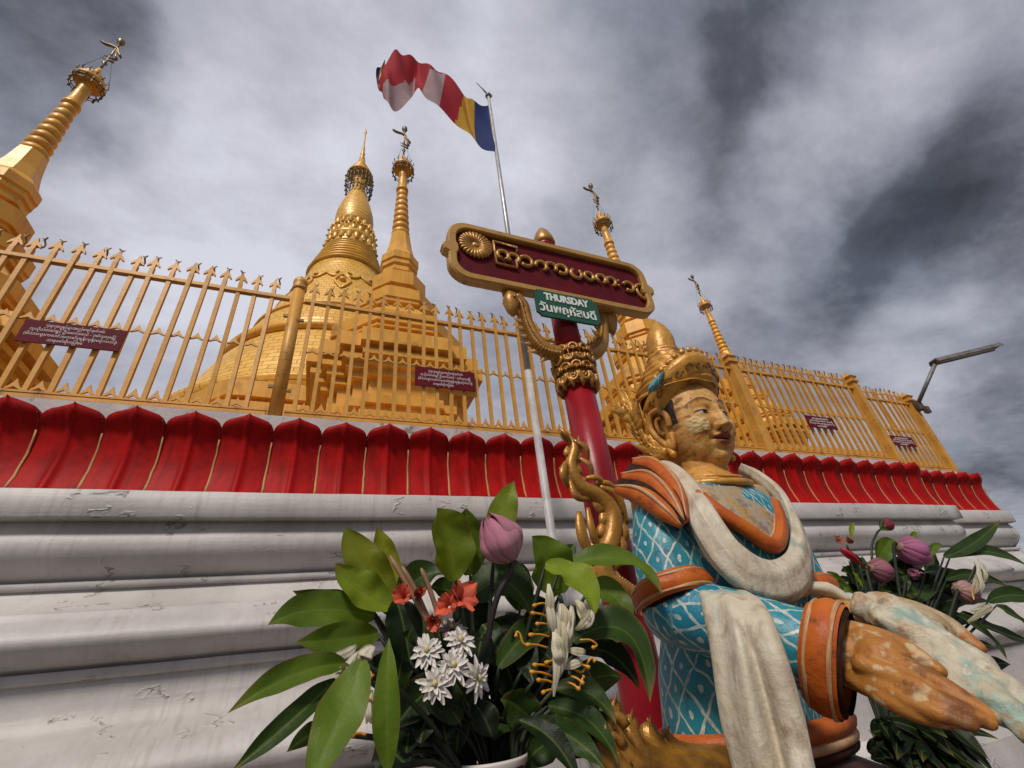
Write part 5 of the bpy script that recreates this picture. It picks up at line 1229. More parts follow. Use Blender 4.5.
# ------------------------------------------------------------------ flowers
def leaf_veins(k, c, H):
    N, L = k['N'], k['L']; b = k['bsdf']
    sp = N.new('ShaderNodeSeparateXYZ'); L.new(k['tc'].outputs['UV'], sp.inputs[0])
    s = N.new('ShaderNodeMath'); s.operation = 'ABSOLUTE'; L.new(sp.outputs[0], s.inputs[0])
    t = N.new('ShaderNodeMath'); t.operation = 'MULTIPLY_ADD'; L.new(s.outputs[0], t.inputs[0]); t.inputs[1].default_value = -1.15; L.new(sp.outputs[1], t.inputs[2])
    w = N.new('ShaderNodeMath'); w.operation = 'MULTIPLY'; jn = N.new('ShaderNodeMath'); jn.operation = 'MULTIPLY_ADD'; L.new(k['noise'](30, 3), jn.inputs[0]); jn.inputs[1].default_value = .006; L.new(t.outputs[0], jn.inputs[2]); L.new(jn.outputs[0], w.inputs[0]); w.inputs[1].default_value = 1500
    sn = N.new('ShaderNodeMath'); sn.operation = 'SINE'; L.new(w.outputs[0], sn.inputs[0])
    mid = k['rng'](s.outputs[0], .0006, .0022, .45, 0)
    c = k['mixc'](k['rng'](sn.outputs[0], -.2, 1, 0, .04), c, (.55, .62, .40), 'MULTIPLY')
    c = k['mixc'](mid, c, (.16, .22, .04))
    c = k['mixc'](k['rng'](k['noise'](55, 5, .7), .64, .70, 0, .6), c, (.12, .10, .02))
    h = N.new('ShaderNodeMath'); h.operation = 'MULTIPLY_ADD'; L.new(sn.outputs[0], h.inputs[0]); h.inputs[1].default_value = .015; L.new(H, h.inputs[2])
    out = N['Material Output']; tr = N.new('ShaderNodeBsdfTranslucent'); mx = N.new('ShaderNodeMixShader'); mx.inputs[0].default_value = .38
    gm = k['mixc'](1.0, c, (1.0, 1.0, .35), 'MULTIPLY'); L.new(gm, tr.inputs[0])
    L.new(b.outputs[0], mx.inputs[1]); L.new(tr.outputs[0], mx.inputs[2]); L.new(mx.outputs[0], out.inputs[0])
    return c, h.outputs[0]
M['leaf'] = material('leaf', (1, 1, 1), .48, var=(.70, .78, .72), scale=16, bump=.5, bscale=50, spec=.35, tint=True, extra=leaf_veins)
def petal_streaks(k, c, H):
    N, L = k['N'], k['L']
    mp = N.new('ShaderNodeMapping'); mp.inputs['Scale'].default_value = (14, 1.2, 1); L.new(k['tc'].outputs['UV'], mp.inputs[0])
    nz = N.new('ShaderNodeTexNoise'); nz.inputs['Scale'].default_value = 2.2; nz.inputs['Detail'].default_value = 5; L.new(mp.outputs[0], nz.inputs[0])
    return k['mixc'](k['rng'](nz.outputs[0], .4, .66, 0, .55), c, (.74, .58, .62), 'MULTIPLY'), nz.outputs[0]
M['petal'] = material('petal', (1, 1, 1), .55, bump=.4, bscale=90, spec=.25, tint=True, extra=petal_streaks)
M['petal_base'] = material('petal_base', (.30, .15, .12), .6, var=(.16, .13, .05), scale=60)
M['stem_green'] = material('stem_green', (.011, .020, .005), .6, var=(.007, .012, .004), scale=30)
M['stem_dark'] = material('stem_dark', (.030, .018, .022), .5, var=(.02, .016, .012), scale=30)
M['stamen'] = material('stamen', (.62, .30, .02), .5, var=(.55, .20, .012), scale=40)
M['mum_heart'] = material('mum_heart', (.56, .52, .24), .7, var=(.46, .40, .16), scale=90, bump=.6, bscale=200)
M['vase_brown'] = material('vase_brown', (.16, .065, .03), .4, var=(.09, .035, .02), scale=30, bump=.6, bscale=60)
M['vase_rim'] = material('vase_rim', (.55, .50, .47), .4)
GREENS = dict(l=(.240, .310, .018), m=(.120, .190, .013), d=(.034, .070, .009), k=(.010, .024, .005), y=(.270, .300, .020))  # k puts the shade inside the bouquets into the leaf colour
def leaf(mb, base, tip, W, tone='m', mid=None, fold=.30, wave=1.0, face=None, twist=0.0):
    """a pointed blade from base to tip: raised edges, soft waves, a drooping end"""
    base, tip = Vector(base), Vector(tip); L = (tip-base).length
    mid = Vector(mid) if mid is not None else base.lerp(tip, .5)+Vector((0, 0, .10*L))
    ctr = mid*2-(base+tip)*.5
    face = Vector(face if face is not None else (random.uniform(-.5, .2), -1, random.uniform(.1, .7))).normalized()
    ph = random.uniform(0, 6); col = GREENS[tone]; j = random.uniform(.82, 1.18); col = tuple(c*j for c in col); NU, NV = 10, 18; brn = random.uniform(.80, .99); brk = random.choice((0, 0, 1.5, 3))
    V = []; UV = []; C = []
    for q in range(NV+1):
        v = q/NV; p = base*(1-v)**2+ctr*(2*v*(1-v))+tip*v*v; t = ((ctr-base)*(1-v)+(tip-ctr)*v).normalized()
        s = t.cross(face); s = s.normalized() if s.length > 1e-4 else t.orthogonal().normalized()
        if twist: s = Matrix.Rotation(twist*v, 3, t) @ s
        n = s.cross(t); w = W*.5*(math.sin(PI*min(1, v*.97+.03)**.85)**.80)*(1 if v < .8 else 1-.35*((v-.8)/.2)**2)
        if q == NV: w = .0004
        for i in range(NU+1):
            a = 2*i/NU-1
            o = s*(a*w*(1-.06*fold*abs(a)))+n*(fold*w*abs(a)**1.3+wave*.17*w*math.sin(v*11+ph+a*1.4)*abs(a)+wave*.05*w*math.sin(v*23+ph*2)*a)
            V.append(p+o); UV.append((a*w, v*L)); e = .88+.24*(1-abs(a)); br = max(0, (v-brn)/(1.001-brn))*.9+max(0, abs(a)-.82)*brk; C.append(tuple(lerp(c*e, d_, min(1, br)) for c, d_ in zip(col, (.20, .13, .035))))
    F = [(q*(NU+1)+i, q*(NU+1)+i+1, (q+1)*(NU+1)+i+1, (q+1)*(NU+1)+i) for q in range(NV) for i in range(NU)]
    return mb.add(V, F, 0, True, UV, C)
def spray(name, label, root, leaves, group, stem_r=.004, mat_stem=None):
    """one cut stem: its leaves are parts of it; leaves given as (base px, tip px, width px, tone, Y0, Y1, options)"""
    root = Vector(root); t = thing(name, tuple(root), label, 'leaf spray', group)
    stem = MB()
    for lf in leaves:
        (bx, by), (tx, ty), w, tone, y0, y1 = lf[:6]; o = lf[6] if len(lf) > 6 else {}
        b, e = at(bx, by, y0), at(tx, ty, y1); m = at(*o['mid']) if 'mid' in o else None
        depth = (CAMR.transposed() @ ((b+e)*.5)).z*-1
        mb = MB(); leaf(mb, b, e, w*depth/F_PX*(.62 if bx > 820 else 1), tone, m, o.get('fold', .30), o.get('wave', 1.0), o.get('face'), o.get('twist', 0))
        mb.build('leaf', M['leaf'], t)
        pts = catmull([root, root.lerp(b, .45)+Vector((0, .01, .02)), b], 4); stem.tube(pts, [stem_r]*(len(pts)-1)+[stem_r*.55], 6)
    stem.build('stem', mat_stem or M['stem_green'], t); return t
YV = .84
VC = at(489, 758, YV); VT = VC.z
def vase(c, r, h, label, group='offering vases'):
    t = thing('vase', (c.x, c.y, c.z-h), label, 'vase', group)
    mb = MB(); mb.lathe([(r*.62, -h), (r*.70, -h+.012), (r*.60, -h+.05), (r*.95, -h*.50), (r*1.0, -h*.30), (r*.80, -.03), (r*.86, -.012), (r*.78, -.014), (r*.62, -.06), (0, -.07)], 40, c); mb.build('pot', M['vase_brown'], t)
    mb = MB(); mb.lathe([(r*.87, -.009), (r*.91, -.002), (r*.90, .002), (r*.82, -.008)], 40, c, cap=False); mb.build('rim', M['vase_rim'], t); return t
vase(VC, .066, .34, 'brown vase with a white rim at the bottom of the picture, holding the left bouquet')
VR = at(893, 728, .98)
vase(VR, .060, .30, 'dark brown vase behind the joined hands of the statue, holding the right bouquet')
for c, h, lab in ((VC, .34, 'plain white pedestal under the brown vase of the left bouquet'), (VR, .30, 'plain white pedestal under the dark vase of the right bouquet')):
    z1 = c.z-h-.001; mb = MB()
    mb.box((c.x, c.y, z1-.02), (.24, .24, .04)); mb.box((c.x, c.y, (z1-.0401+GROUND+.0601)/2), (.19, .19, z1-.0401-GROUND-.0601)); mb.box((c.x, c.y, GROUND+.0305), (.25, .25, .059))
    tag(mb.build('pedestal', M['white_strip'], None, (c.x, c.y, GROUND)), lab, 'pedestal', 'vase pedestals')
GL = 'leaf sprays of the left bouquet'
R0 = VC+Vector((0, 0, -.03))
spray('leaf_spray', 'leaf spray with long dark blades pointing down left, lowest on the left side', R0+Vector((-.03, -.02, 0)), [
    ((345, 664), (228, 713), 30, 'm', .80, .74, dict(mid=(292, 676, .77), fold=.5)), ((336, 680), (231, 772), 25, 'd', .80, .74, dict(mid=(290, 722, .76), fold=.5)),
    ((362, 660), (306, 790), 48, 'm', .74, .66, dict(mid=(338, 722, .70), fold=.25, face=(-.2, -1, .35))), ((330, 732), (287, 752), 22, 'd', .84, .80)], GL)
spray('leaf_spray', 'single upright narrow leaf standing alone in front, left of the white flowers', R0+Vector((-.04, -.04, 0)), [
    ((388, 770), (389, 638), 27, 'm', .70, .70, dict(mid=(387, 700, .69), fold=.35, face=(-.3, -1, .1)))], GL)
spray('leaf_spray', 'leaf spray with broad mid green blades pointing left against the white moulding', R0+Vector((-.04, .01, 0)), [
    ((374, 617), (268, 625), 40, 'm', .86, .80, dict(mid=(318, 610, .83), fold=.25)), ((378, 634), (296, 642), 32, 'm', .85, .80, dict(mid=(338, 640, .82), fold=.3)),
    ((370, 606), (293, 591), 23, 'd', .90, .85, dict(mid=(330, 602, .88)))], GL)
spray('leaf_spray', 'leaf spray with yellow green tips rising steeply above the orange flowers', R0+Vector((-.03, .02, 0)), [
    ((396, 608), (336, 563), 36, 'l', .86, .84, dict(mid=(358, 588, .85), fold=.4)), ((396, 604), (345, 527), 38, 'y', .88, .86, dict(mid=(364, 562, .87), fold=.25)),
    ((402, 600), (377, 526), 25, 'y', .90, .88, dict(mid=(386, 558, .89), fold=.25)), ((402, 598), (443, 572), 34, 'd', .88, .84, dict(mid=(420, 578, .86), fold=.3)),
    ((408, 618), (368, 596), 26, 'd', .90, .88)], GL)
spray('leaf_spray', 'leaf spray with two tall folded bright leaves left of the lotus bud', R0+Vector((0, .02, 0)), [
    ((453, 581), (437, 508), 52, 'l', .84, .80, dict(mid=(445, 536, .82), fold=.55, face=(.25, -1, .1))), ((470, 575), (466, 508), 40, 'm', .86, .82, dict(mid=(468, 538, .84), fold=.5, face=(-.4, -1, .1))),
    ((494, 552), (514, 481), 30, 'l', .86, .84, dict(mid=(503, 512, .85), fold=.2)), ((462, 600), (430, 588), 26, 'd', .88, .86)], GL)
spray('leaf_spray', 'leaf spray with broad deep green blades arching behind the lotus stem', R0+Vector((.02, .03, 0)), [
    ((470, 600), (533, 618), 52, 'd', .90, .84, dict(mid=(505, 582, .87), fold=.25, face=(0, -1, .6))), ((520, 610), (512, 560), 34, 'd', .92, .90), ((540, 640), (528, 596), 36, 'k', .92, .88), ((470, 640), (476, 590), 40, 'k', .92, .90)], GL)
spray('leaf_spray', 'leaf spray with wide pale green leaves spreading right towards the gilded serpent', R0+Vector((.03, .02, 0)), [
    ((560, 594), (532, 536), 50, 'm', .86, .82, dict(mid=(548, 562, .84), fold=.25)), ((545, 566), (594, 616), 42, 'l', .80, .74, dict(mid=(578, 582, .77), fold=.3, face=(.2, -1, .5))),
    ((560, 568), (662, 594), 30, 'm', .84, .76, dict(mid=(622, 560, .80), fold=.35, face=(.1, -1, .7))), ((590, 588), (633, 629), 28, 'm', .84, .80, dict(mid=(614, 596, .82), fold=.3)), ((556, 590), (575, 544), 24, 'd', .90, .88)], GL)
spray('leaf_spray', 'leaf spray with a drooping hooked leaf in front of the red pillar', R0+Vector((.04, .01, 0)), [
    ((572, 640), (650, 702), 44, 'd', .82, .76, dict(mid=(626, 632, .79), fold=.3, face=(.1, -1, .6))), ((578, 650), (640, 690), 30, 'k', .86, .82, dict(mid=(612, 655, .84))), ((560, 620), (606, 640), 34, 'd', .86, .82)], GL)
spray('leaf_spray', 'leaf spray with dark pointed blades falling to the lower right of the vase', R0+Vector((.03, -.02, 0)), [
    ((556, 688), (616, 724), 26, 'd', .82, .76, dict(mid=(590, 694, .79))), ((548, 706), (618, 764), 26, 'd', .80, .74, dict(mid=(590, 722, .77))), ((530, 722), (604, 768), 26, 'd', .78, .72, dict(mid=(572, 738, .75))),
    ((520, 720), (580, 790), 24, 'k', .78, .72, dict(mid=(556, 744, .75))), ((560, 670), (600, 700), 26, 'k', .84, .80), ((566, 700), (594, 770), 22, 'd', .82, .78)], GL)
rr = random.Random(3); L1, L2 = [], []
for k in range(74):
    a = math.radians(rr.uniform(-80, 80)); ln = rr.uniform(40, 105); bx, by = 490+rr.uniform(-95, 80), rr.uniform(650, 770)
    lf = ((bx, by), (bx+ln*math.sin(a)*.8, by-ln*math.cos(a)*.75), rr.uniform(22, 40), 'k' if k % 4 else 'd', rr.uniform(.79, .93), rr.uniform(.80, .93), dict(fold=.3))  # mostly tone k: shade of the bouquet's core painted as leaf colour
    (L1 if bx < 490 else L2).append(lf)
spray('leaf_spray', 'dense leaves coloured dark as the shade in the heart of the left bouquet, left of the lotus stem', R0+Vector((-.02, .03, 0)), L1, GL)
spray('leaf_spray', 'dense leaves coloured dark as the shade in the heart of the left bouquet, right of the lotus stem', R0+Vector((.02, .03, 0)), L2, GL)
# blossoms
def bud(t, c, axis, L, R, cols, n=9, open_=.0, name='bud', rings=3):
    """a lotus bud of overlapping cupped petals round axis"""
    axis = Vector(axis).normalized(); cap = MB(); cap.ball(Vector(c)-axis*(L*.47), (R*.42, R*.42, R*.22), 12, 8, axes=(axis.orthogonal().normalized(), axis.cross(axis.orthogonal().normalized()), axis)); cap.build('receptacle', M['petal_base'], t)
    a = axis.orthogonal().normalized(); b = axis.cross(a); c = Vector(c)
    jo = [random.uniform(-.2, 1.3) for _ in range(5)]
    for rg in range(rings):
        mb = MB(); rs = 1-.10*rg; m = n if rg == 0 else n-1; hh = (.90, 1.0, .97)[min(rg, 2)]
        for k in range(m):
            a0 = 2*PI*(k+.5*rg)/m+.3; wd = 2.6*PI/m*.62; top = random.uniform(.93, 1.04)
            def fn(u, v):
                s = 2*u-1; w = wd*(math.sin(PI*min(1, .16+.84*v)**1.15)**.72); q = a0+s*w
                r = R*rs*math.sin(PI*(.10+.84*v))**.82*(1+.10*(1-s*s)+.07*(k % 2)-.04*abs(s)**6)+open_*R*v*v*(1-.2*rg)+R*(.16 if rg == 0 else .03)*max(0, v-.72)/.28*jo[k % 5]
                return c+axis*(L*(v*top*hh-.5))+a*(r*math.cos(q))+b*(r*math.sin(q))
            col0, col1 = cols; j = random.uniform(.85, 1.15)
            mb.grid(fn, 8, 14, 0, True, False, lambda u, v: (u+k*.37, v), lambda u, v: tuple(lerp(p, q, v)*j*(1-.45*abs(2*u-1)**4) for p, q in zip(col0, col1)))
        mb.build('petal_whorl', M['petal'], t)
def flower_stem(t, pts, r, mat):
    mb = MB(); P = catmull(pts, 6); mb.tube(P, r, 8); mb.build('stem', mat, t)
PINK = ((.60, .34, .36), (.46, .15, .24))
t = thing('lotus_bud', tuple(at(482, 720, .84)), 'large closed pink lotus bud on a dark curved stem above the left bouquet', 'flower')
bc = at(499, 537, .80); ba = (at(488, 514, .79)-at(513, 556, .81)).normalized(); bud(t, bc, ba, .092, .037, PINK, 9)
flower_stem(t, [at(480, 725, .86), at(488, 640, .84), at(497, 598, .82), at(509, 575, .81), at(513, 558, .81), bc-ba*.036], .0058, M['stem_dark'])
GM = 'white chrysanthemums of the left bouquet'
def mum(px, py, Y, R, face, label, pinkish=False):
    c = at(px, py, Y); n = Vector(face).normalized(); a = n.orthogonal().normalized(); b = n.cross(a)
    R *= .88; t = thing('chrysanthemum', tuple(c), label, 'flower', GM); mb = MB()
    base = (.80, .77, .70) if not pinkish else (.50, .41, .38)
    for ring, (cnt, r, lift, w) in enumerate(((11, 1.0, .05, .165), (9, .86, .30, .15), (6, .58, .60, .13))):
        for k in range(cnt):
            q = 2*PI*(k+.5*(ring % 2))/cnt+random.uniform(-.10, .10); d = a*math.cos(q)+b*math.sin(q); s = n.cross(d); rr_ = R*r*random.uniform(.74, 1.12); lf = lift*random.uniform(.75, 1.25)
            def fn(u, v):
                e = 2*u-1; wv = R*w*math.sin(PI*min(1, .12+.84*v))**.7; return c+d*(rr_*v*(1-.15*lf))+n*(R*lf*.55*v-R*.16*v*v*(1-lf)+R*.07*abs(e))+s*(e*wv)
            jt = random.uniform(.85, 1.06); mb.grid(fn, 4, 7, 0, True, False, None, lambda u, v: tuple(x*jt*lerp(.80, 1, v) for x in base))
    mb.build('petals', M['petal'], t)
    mb = MB(); mb.ball(c+n*R*.20, R*.15, 10, 8); mb.build('centre', M['mum_heart'], t)
    flower_stem(t, [c-n*R*.05, c-n*.03+Vector((0, .01, -.03)), c.lerp(R0, .6)+Vector((0, .02, .01)), R0], .0028, M['stem_green'])
mum(427, 651, .76, .031, (-.35, -1, .45), 'white chrysanthemum facing left, leftmost of the group'); mum(460, 641, .765, .032, (.1, -1, .7), 'white chrysanthemum at the top of the group, below the red gladiolus')
mum(453, 666, .75, .033, (0, -1, .45), 'white chrysanthemum in the middle of the group'); mum(435, 684, .745, .031, (-.3, -1, .2), 'white chrysanthemum lowest on the left of the group')
mum(477, 678, .75, .032, (.45, -1, .0), 'white chrysanthemum hanging on the right of the group, its petals drooping'); mum(451, 629, .79, .029, (-.1, -.8, .9), 'dull greyish chrysanthemum behind the white ones', True)
def floret(mb, c, d, R, col, n=6, open_=1.0):
    d = Vector(d).normalized(); a = d.orthogonal().normalized(); b = d.cross(a)
    for k in range(n):
        q = 2*PI*k/n+random.uniform(-.2, .2); o = a*math.cos(q)+b*math.sin(q); s = d.cross(o); Rk = R*random.uniform(.8, 1.15); tw = random.uniform(-.5, .5)
        def fn(u, v):
            e = 2*u-1; w = Rk*.40*math.sin(PI*min(1, .10+.84*v))**.75; return c+d*(Rk*(1.05*v-.40*open_*v*v)-Rk*.3)+o*(Rk*open_*(.10+.72*v**1.7))+s*(e*w)+d*(.10*Rk*math.sin(e*4+k)*v+tw*e*w*v)
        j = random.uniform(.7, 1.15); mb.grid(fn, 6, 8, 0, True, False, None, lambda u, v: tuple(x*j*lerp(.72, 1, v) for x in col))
t = thing('gladiolus', tuple(at(428, 690, .82)), 'gladiolus stalk with orange red florets and bare pinkish buds in the left bouquet', 'flower')
for px, py, Y, d, R, op in ((404, 597, .78, (-.5, -1, .3), .026, .7), (418, 594, .79, (.6, -1, .4), .022, .5), (461, 598, .77, (.5, -1, .4), .036, 1.0), (448, 606, .775, (-.6, -1, .2), .028, .8), (433, 620, .78, (-.2, -1, -.4), .026, .5)):
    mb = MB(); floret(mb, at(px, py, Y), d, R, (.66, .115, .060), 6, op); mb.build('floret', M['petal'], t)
mb = MB()
for p in ([(437, 640, .80), (410, 590, .80), (390, 556, .81)], [(440, 650, .80), (420, 600, .80), (402, 566, .80)], [(446, 640, .80), (430, 590, .80), (421, 568, .80)]): mb.tube(catmull([at(*q) for q in p], 4), [.0042]*8+[.0018], 6)
mb.build('bud_stalk', M['petal'] if False else material('bud_pink', (.30, .15, .10), .6, var=(.20, .12, .05), scale=40), t)
flower_stem(t, [at(462, 604, .785), at(452, 650, .81), at(470, 720, .84)], .0035, M['stem_green']); flower_stem(t, [at(406, 604, .79), at(428, 650, .81), at(470, 722, .84)], .0035, M['stem_green'])
def ginger(name, label, blooms, stam, root):
    t = thing('ginger_lily', tuple(at(*blooms[0][0])), label, 'flower', 'white ginger lilies')
    for (p0, p1, w) in blooms:
        mb = MB(); a, b = at(*p0), at(*p1); dpt = -(CAMR.transposed() @ a).z; W = w*.82*dpt/F_PX
        for k in range(2):
            off = Vector((random.uniform(-.4, .4)*W, random.uniform(-.5, .1)*W, 0)); e = b+Vector((random.uniform(-.6, .6)*W, 0, random.uniform(-.3, .5)*W)); m = a.lerp(b, .5)+off+Vector((0, -.4*W, 0)); c_ = (.66, .62, .46) if k else (.50, .46, .30)
            def fn(u, v):
                s = 2*u-1; p = (a+off*.3)*(1-v)**2+(m*2-(a+e)*.5)*(2*v*(1-v))+e*v*v; tt = (e-a).normalized(); sd = tt.cross(Vector((0, -1, 0))).normalized(); wv = W*.5*math.sin(PI*min(1, .08+.88*v))**.8; return p+sd*(s*wv)+Vector((0, -1, 0))*(-.22*wv*s*s+.30*wv*math.sin(v*9+k)+.18*wv*math.sin(s*7))
            mb.grid(fn, 6, 14, 0, True, False, None, lambda u, v: tuple(x*lerp(1.05, .8, v) for x in c_))
        mb.build('blossom', M['petal'], t)
    for P in stam:
        mb = MB(); Q = [at(*q) for q in P]; C_ = catmull(Q, 4); mb.tube(C_, [.0017]*(len(C_)-2)+[.0032, .0026], 6); mb.build('stamen', M['stamen'], t)
    flower_stem(t, root, .004, M['stem_green']); return t
YG = .745
st = []
for (x, y, x1, y1) in ((548, 604, 533, 606), (550, 618, 531, 613), (551, 626, 536, 624), (550, 637, 529, 635), (548, 648, 526, 645), (553, 668, 533, 665), (552, 676, 530, 672), (556, 684, 537, 680), (556, 690, 542, 693), (566, 660, 545, 663), (570, 676, 584, 684), (566, 682, 580, 690), (574, 664, 590, 668)):
    st.append([(x, y, YG), ((x+x1)/2, (y+y1)/2-1.5, YG-.005), (x1, y1, YG-.01)])
st += [[(530, 646, YG), (523, 643, YG), (520, 634, YG), (517, 632, YG), (516, 637, YG)], [(580, 640, YG), (590, 640, YG), (597, 645, YG), (592, 648, YG)], [(572, 668, YG), (582, 672, YG), (588, 662, YG), (592, 658, YG), (595, 662, YG)], [(574, 684, YG), (578, 690, YG), (582, 680, YG), (584, 676, YG)]]
ginger('ginger_lily', 'drooping white ginger lily with curling yellow stamens at the right of the left bouquet',
    [((549, 584, YG), (553, 640, YG), 12), ((556, 612, YG), (555, 696, YG-.01), 12), ((553, 632, YG-.01), (554, 672, YG-.01), 14), ((561, 604, YG+.01), (558, 650, YG), 13), ((572, 606, YG+.01), (567, 652, YG), 13), ((576, 600, YG), (585, 628, YG), 12), ((590, 610, YG), (579, 634, YG), 10), ((566, 650, YG), (586, 654, YG-.01), 9), ((564, 668, YG), (582, 660, YG), 9), ((562, 622, YG-.01), (561, 678, YG-.01), 11)], st,
    [at(560, 596, YG+.02), at(566, 640, YG+.05), at(520, 720, .84)])
st2 = [[(x, y, .80), (x-7, y-2, .80), (x-14, y+1, .795)] for x, y in ((352, 668), (362, 690), (372, 700), (345, 700), (384, 676), (366, 735))]
ginger('ginger_lily', 'wilted white ginger lily half hidden between the leaves at the left of the left bouquet',
    [((356, 646, .82), (330, 664, .81), 13), ((360, 652, .82), (345, 678, .81), 13), ((374, 646, .82), (362, 664, .81), 18), ((370, 664, .81), (356, 690, .80), 14), ((362, 690, .81), (352, 716, .80), 11), ((340, 672, .82), (328, 700, .81), 10), ((372, 690, .81), (368, 724, .80), 9)], st2,
    [at(366, 650, .83), at(390, 700, .84), at(470, 730, .85)])

# the bouquet beside the statue
GR = 'leaf sprays of the right bouquet'
Q0 = VR+Vector((0, 0, -.03)); QY = 1.0
spray('leaf_spray', 'leaf spray with long dark pointed blades reaching far right in the right bouquet', Q0+Vector((.02, 0, 0)), [
    ((944, 557), (1000, 520), 22, 'd', 1.0, .98, dict(mid=(974, 543, .99), fold=.3)), ((950, 557), (1042, 577), 21, 'd', 1.0, .96, dict(mid=(996, 553, .98))), ((988, 602), (1052, 606), 26, 'd', .98, .94, dict(mid=(1016, 595, .96))),
    ((962, 612), (1034, 642), 22, 'k', .98, .94, dict(mid=(1000, 632, .96))), ((950, 612), (1007, 660), 22, 'd', .98, .94, dict(mid=(984, 632, .96))), ((974, 572), (1000, 585), 16, 'm', 1.0, .98), ((996, 606), (1036, 632), 18, 'd', .96, .93), ((946, 580), (1010, 588), 18, 'd', 1.0, .97)], GR)
spray('leaf_spray', 'leaf spray of short mixed leaves close behind the pink blossoms of the right bouquet', Q0, [
    ((878, 566), (895, 540), 28, 'm', 1.02, 1.0, dict(fold=.3)), ((912, 545), (917, 532), 10, 'm', 1.02, 1.02), ((930, 556), (942, 545), 12, 'm', 1.02, 1.02), ((905, 572), (926, 562), 24, 'd', 1.03, 1.02), ((925, 600), (948, 572), 30, 'k', 1.04, 1.02),
    ((895, 600), (905, 570), 30, 'd', 1.04, 1.02), ((930, 620), (960, 600), 30, 'k', 1.04, 1.02), ((905, 606), (940, 590), 30, 'd', 1.03, 1.0), ((920, 640), (975, 622), 30, 'k', 1.04, 1.0), ((900, 610), (880, 586), 28, 'k', 1.04, 1.02), ((935, 590), (965, 574), 22, 'd', 1.02, 1.0), ((930, 650), (996, 668), 26, 'k', 1.02, .98)], GR)
lv = [((850, 592), (826, 572), 14, 'm', 1.0, .99), ((852, 594), (836, 582), 14, 'm', .99, .98), ((856, 598), (842, 590), 14, 'l', .98, .97), ((860, 590), (842, 566), 12, 'd', 1.02, 1.0), ((858, 586), (848, 560), 10, 'd', 1.02, 1.0), ((846, 594), (820, 583), 13, 'd', 1.0, .99), ((866, 592), (852, 572), 12, 'l', .98, .97), ((868, 580), (862, 556), 12, 'd', 1.03, 1.02), ((862, 598), (846, 602), 12, 'm', .97, .96), ((840, 588), (818, 578), 10, 'd', 1.0, .99)]
spray('leaf_spray', 'leaf spray of small rounded leaves at the left edge of the right bouquet', Q0+Vector((-.02, .02, 0)), lv, GR)
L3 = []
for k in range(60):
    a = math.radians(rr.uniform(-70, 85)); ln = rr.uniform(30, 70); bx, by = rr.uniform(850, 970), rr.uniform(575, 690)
    L3.append(((bx, by), (bx+ln*math.sin(a), by-ln*math.cos(a)*.6), rr.uniform(18, 30), 'k' if k % 4 else 'd', rr.uniform(1.02, 1.08), rr.uniform(1.0, 1.08), dict(fold=.3)))  # mostly tone k, so the shade between the blossoms is leaf colour
spray('leaf_spray', 'dense leaves coloured dark as the shade deep inside the right bouquet above the joined hands', Q0+Vector((0, .03, 0)), L3, GR)
L4 = [((rr.uniform(868, 940), rr.uniform(712, 760)), (rr.uniform(885, 1000), rr.uniform(735, 800)), rr.uniform(26, 40), 'k', rr.uniform(.92, .99), rr.uniform(.86, .95)) for k in range(44)]  # near-black blades added to darken the space under the hands
spray('leaf_spray', 'near black blades added to fill the dark space below the joined hands, from the right bouquet', Q0+Vector((.01, -.02, 0)), L4, GR)
def lotus(label, c, axis, L, R, cols, op=0.0, stem=None, n=9, grp='pink lotus buds of the right bouquet'):
    t = thing('lotus_bud', tuple(c), label, 'flower', grp); bud(t, c, axis, L, R, cols, n, op)
    ax = Vector(axis).normalized(); flower_stem(t, [c-ax*L*.45, c-ax*L*.8+Vector((0, 0, -.02)), c.lerp(Q0, .6), Q0], .0045, M['stem_green']); return t
PK2 = ((.34, .11, .19), (.50, .15, .36))
t = lotus('largest lotus bud of the right bouquet, half open and bright pink', at(914, 552, .97), at(932, 559, .96)-at(897, 546, .98), .104, .040, PK2, .10)
mb = MB(); floret(mb, at(912, 572, .965), (.2, -.6, -1), .034, (.36, .11, .20), 6, .6); mb.build('loose_petals', M['petal'], t)
lotus('closed dusky pink lotus bud left of the largest one in the right bouquet', at(881, 571, .95), at(893, 572, .95)-at(869, 566, .96), .074, .032, ((.26, .095, .12), (.27, .085, .13)))
lotus('faded lotus bud with a brown tip at the right of the right bouquet', at(967, 593, .95), at(984, 598, .95)-at(955, 588, .95), .082, .031, ((.40, .24, .22), (.16, .055, .06)))
t = thing('rose_bud', tuple(at(872, 555, 1.0)), 'small dark red rose bud on a bare stem above the right bouquet', 'flower')
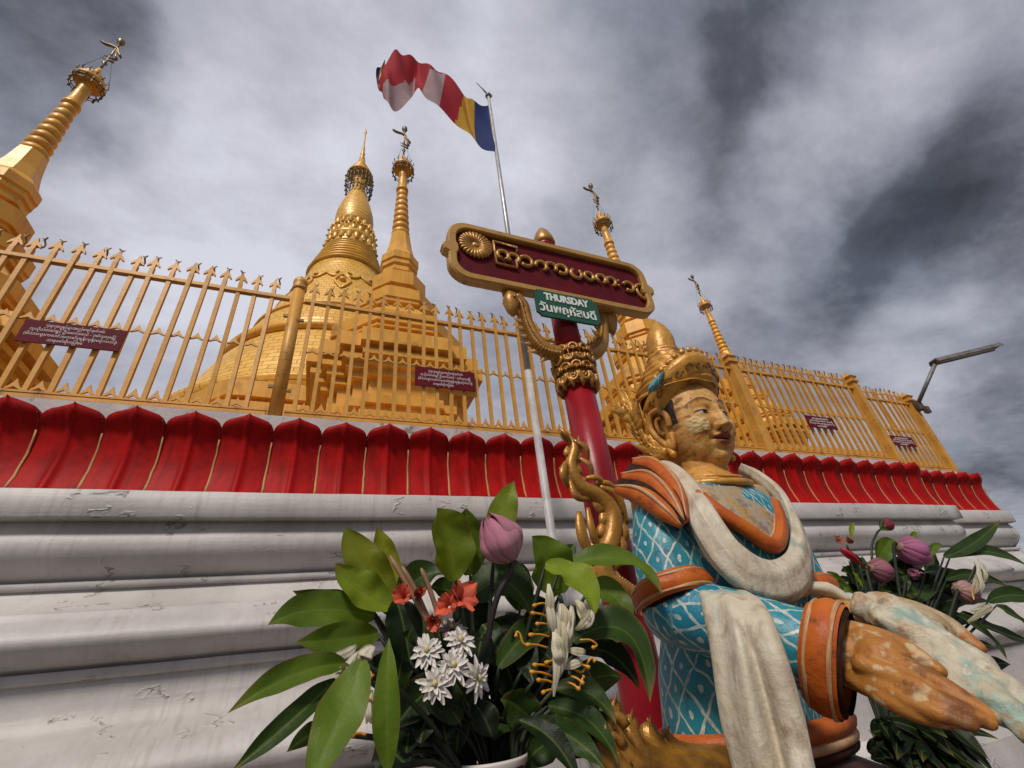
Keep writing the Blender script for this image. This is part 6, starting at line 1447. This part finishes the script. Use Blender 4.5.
c = at(888, 525, 1.0); ax = at(896, 522, 1.0)-at(878, 529, 1.0); bud(t, c, ax, .052, .0165, ((.17, .02, .035), (.22, .015, .05)), 6, .1)
flower_stem(t, [at(872, 560, 1.0), at(872, 545, 1.0), at(877, 533, 1.0), at(881, 529, 1.0)], .0035, M['stem_green'])
mb = MB(); leaf(mb, at(880, 530, .995), at(890, 531, .99), .014, 'd'); leaf(mb, at(880, 528, .995), at(884, 519, .995), .012, 'd'); mb.build('sepal', M['leaf'], t)
t = thing('anthurium', tuple(at(850, 558, .95)), 'narrow bright red spathe slanting down at the left of the right bouquet', 'flower')
mb = MB(); a, b = at(840, 548, .94), at(859, 563, .93); ax = (b-a).normalized()
mb.tube([a, a.lerp(b, .15), a.lerp(b, .5), a.lerp(b, .85), b, b+(b-a)*.45], [.002, .012, .017, .010, .005, .002], 10, flat=.5); mb.build('spathe', material('spathe_red', (.46, .010, .022), .35), t)
flower_stem(t, [b, b.lerp(Q0, .3), Q0], .003, M['stem_green'])
t = thing('gladiolus', tuple(at(848, 560, .98)), 'pale orange gladiolus tip with a green point at the left of the right bouquet', 'flower')
for px, py, d, R in ((839, 541, (-.6, -1, .4), .022), (849, 541, (.5, -1, .7), .021)):
    mb = MB(); floret(mb, at(px, py, .97), d, R, (.46, .17, .10), 6, .8); mb.build('floret', M['petal'], t)
mb = MB(); leaf(mb, at(851, 538, .97), at(854, 523, .97), .016, 'l'); mb.build('tip_bud', M['leaf'], t); flower_stem(t, [at(847, 545, .98), at(856, 580, 1.0), Q0], .003, M['stem_green'])
ginger('ginger_lily', 'withered cream ginger lily hanging at the right of the right bouquet', [((974, 563, .93), (977, 598, .92), 9), ((978, 560, .93), (982, 582, .92), 8), ((990, 606, .92), (972, 614, .915), 9), ((984, 604, .92), (968, 622, .915), 8), ((976, 572, .93), (970, 590, .925), 6)], [[(975, 580, .925), (972, 590, .92), (974, 600, .92)]], [at(976, 566, .94), at(960, 600, .97), Q0])
mb = MB()
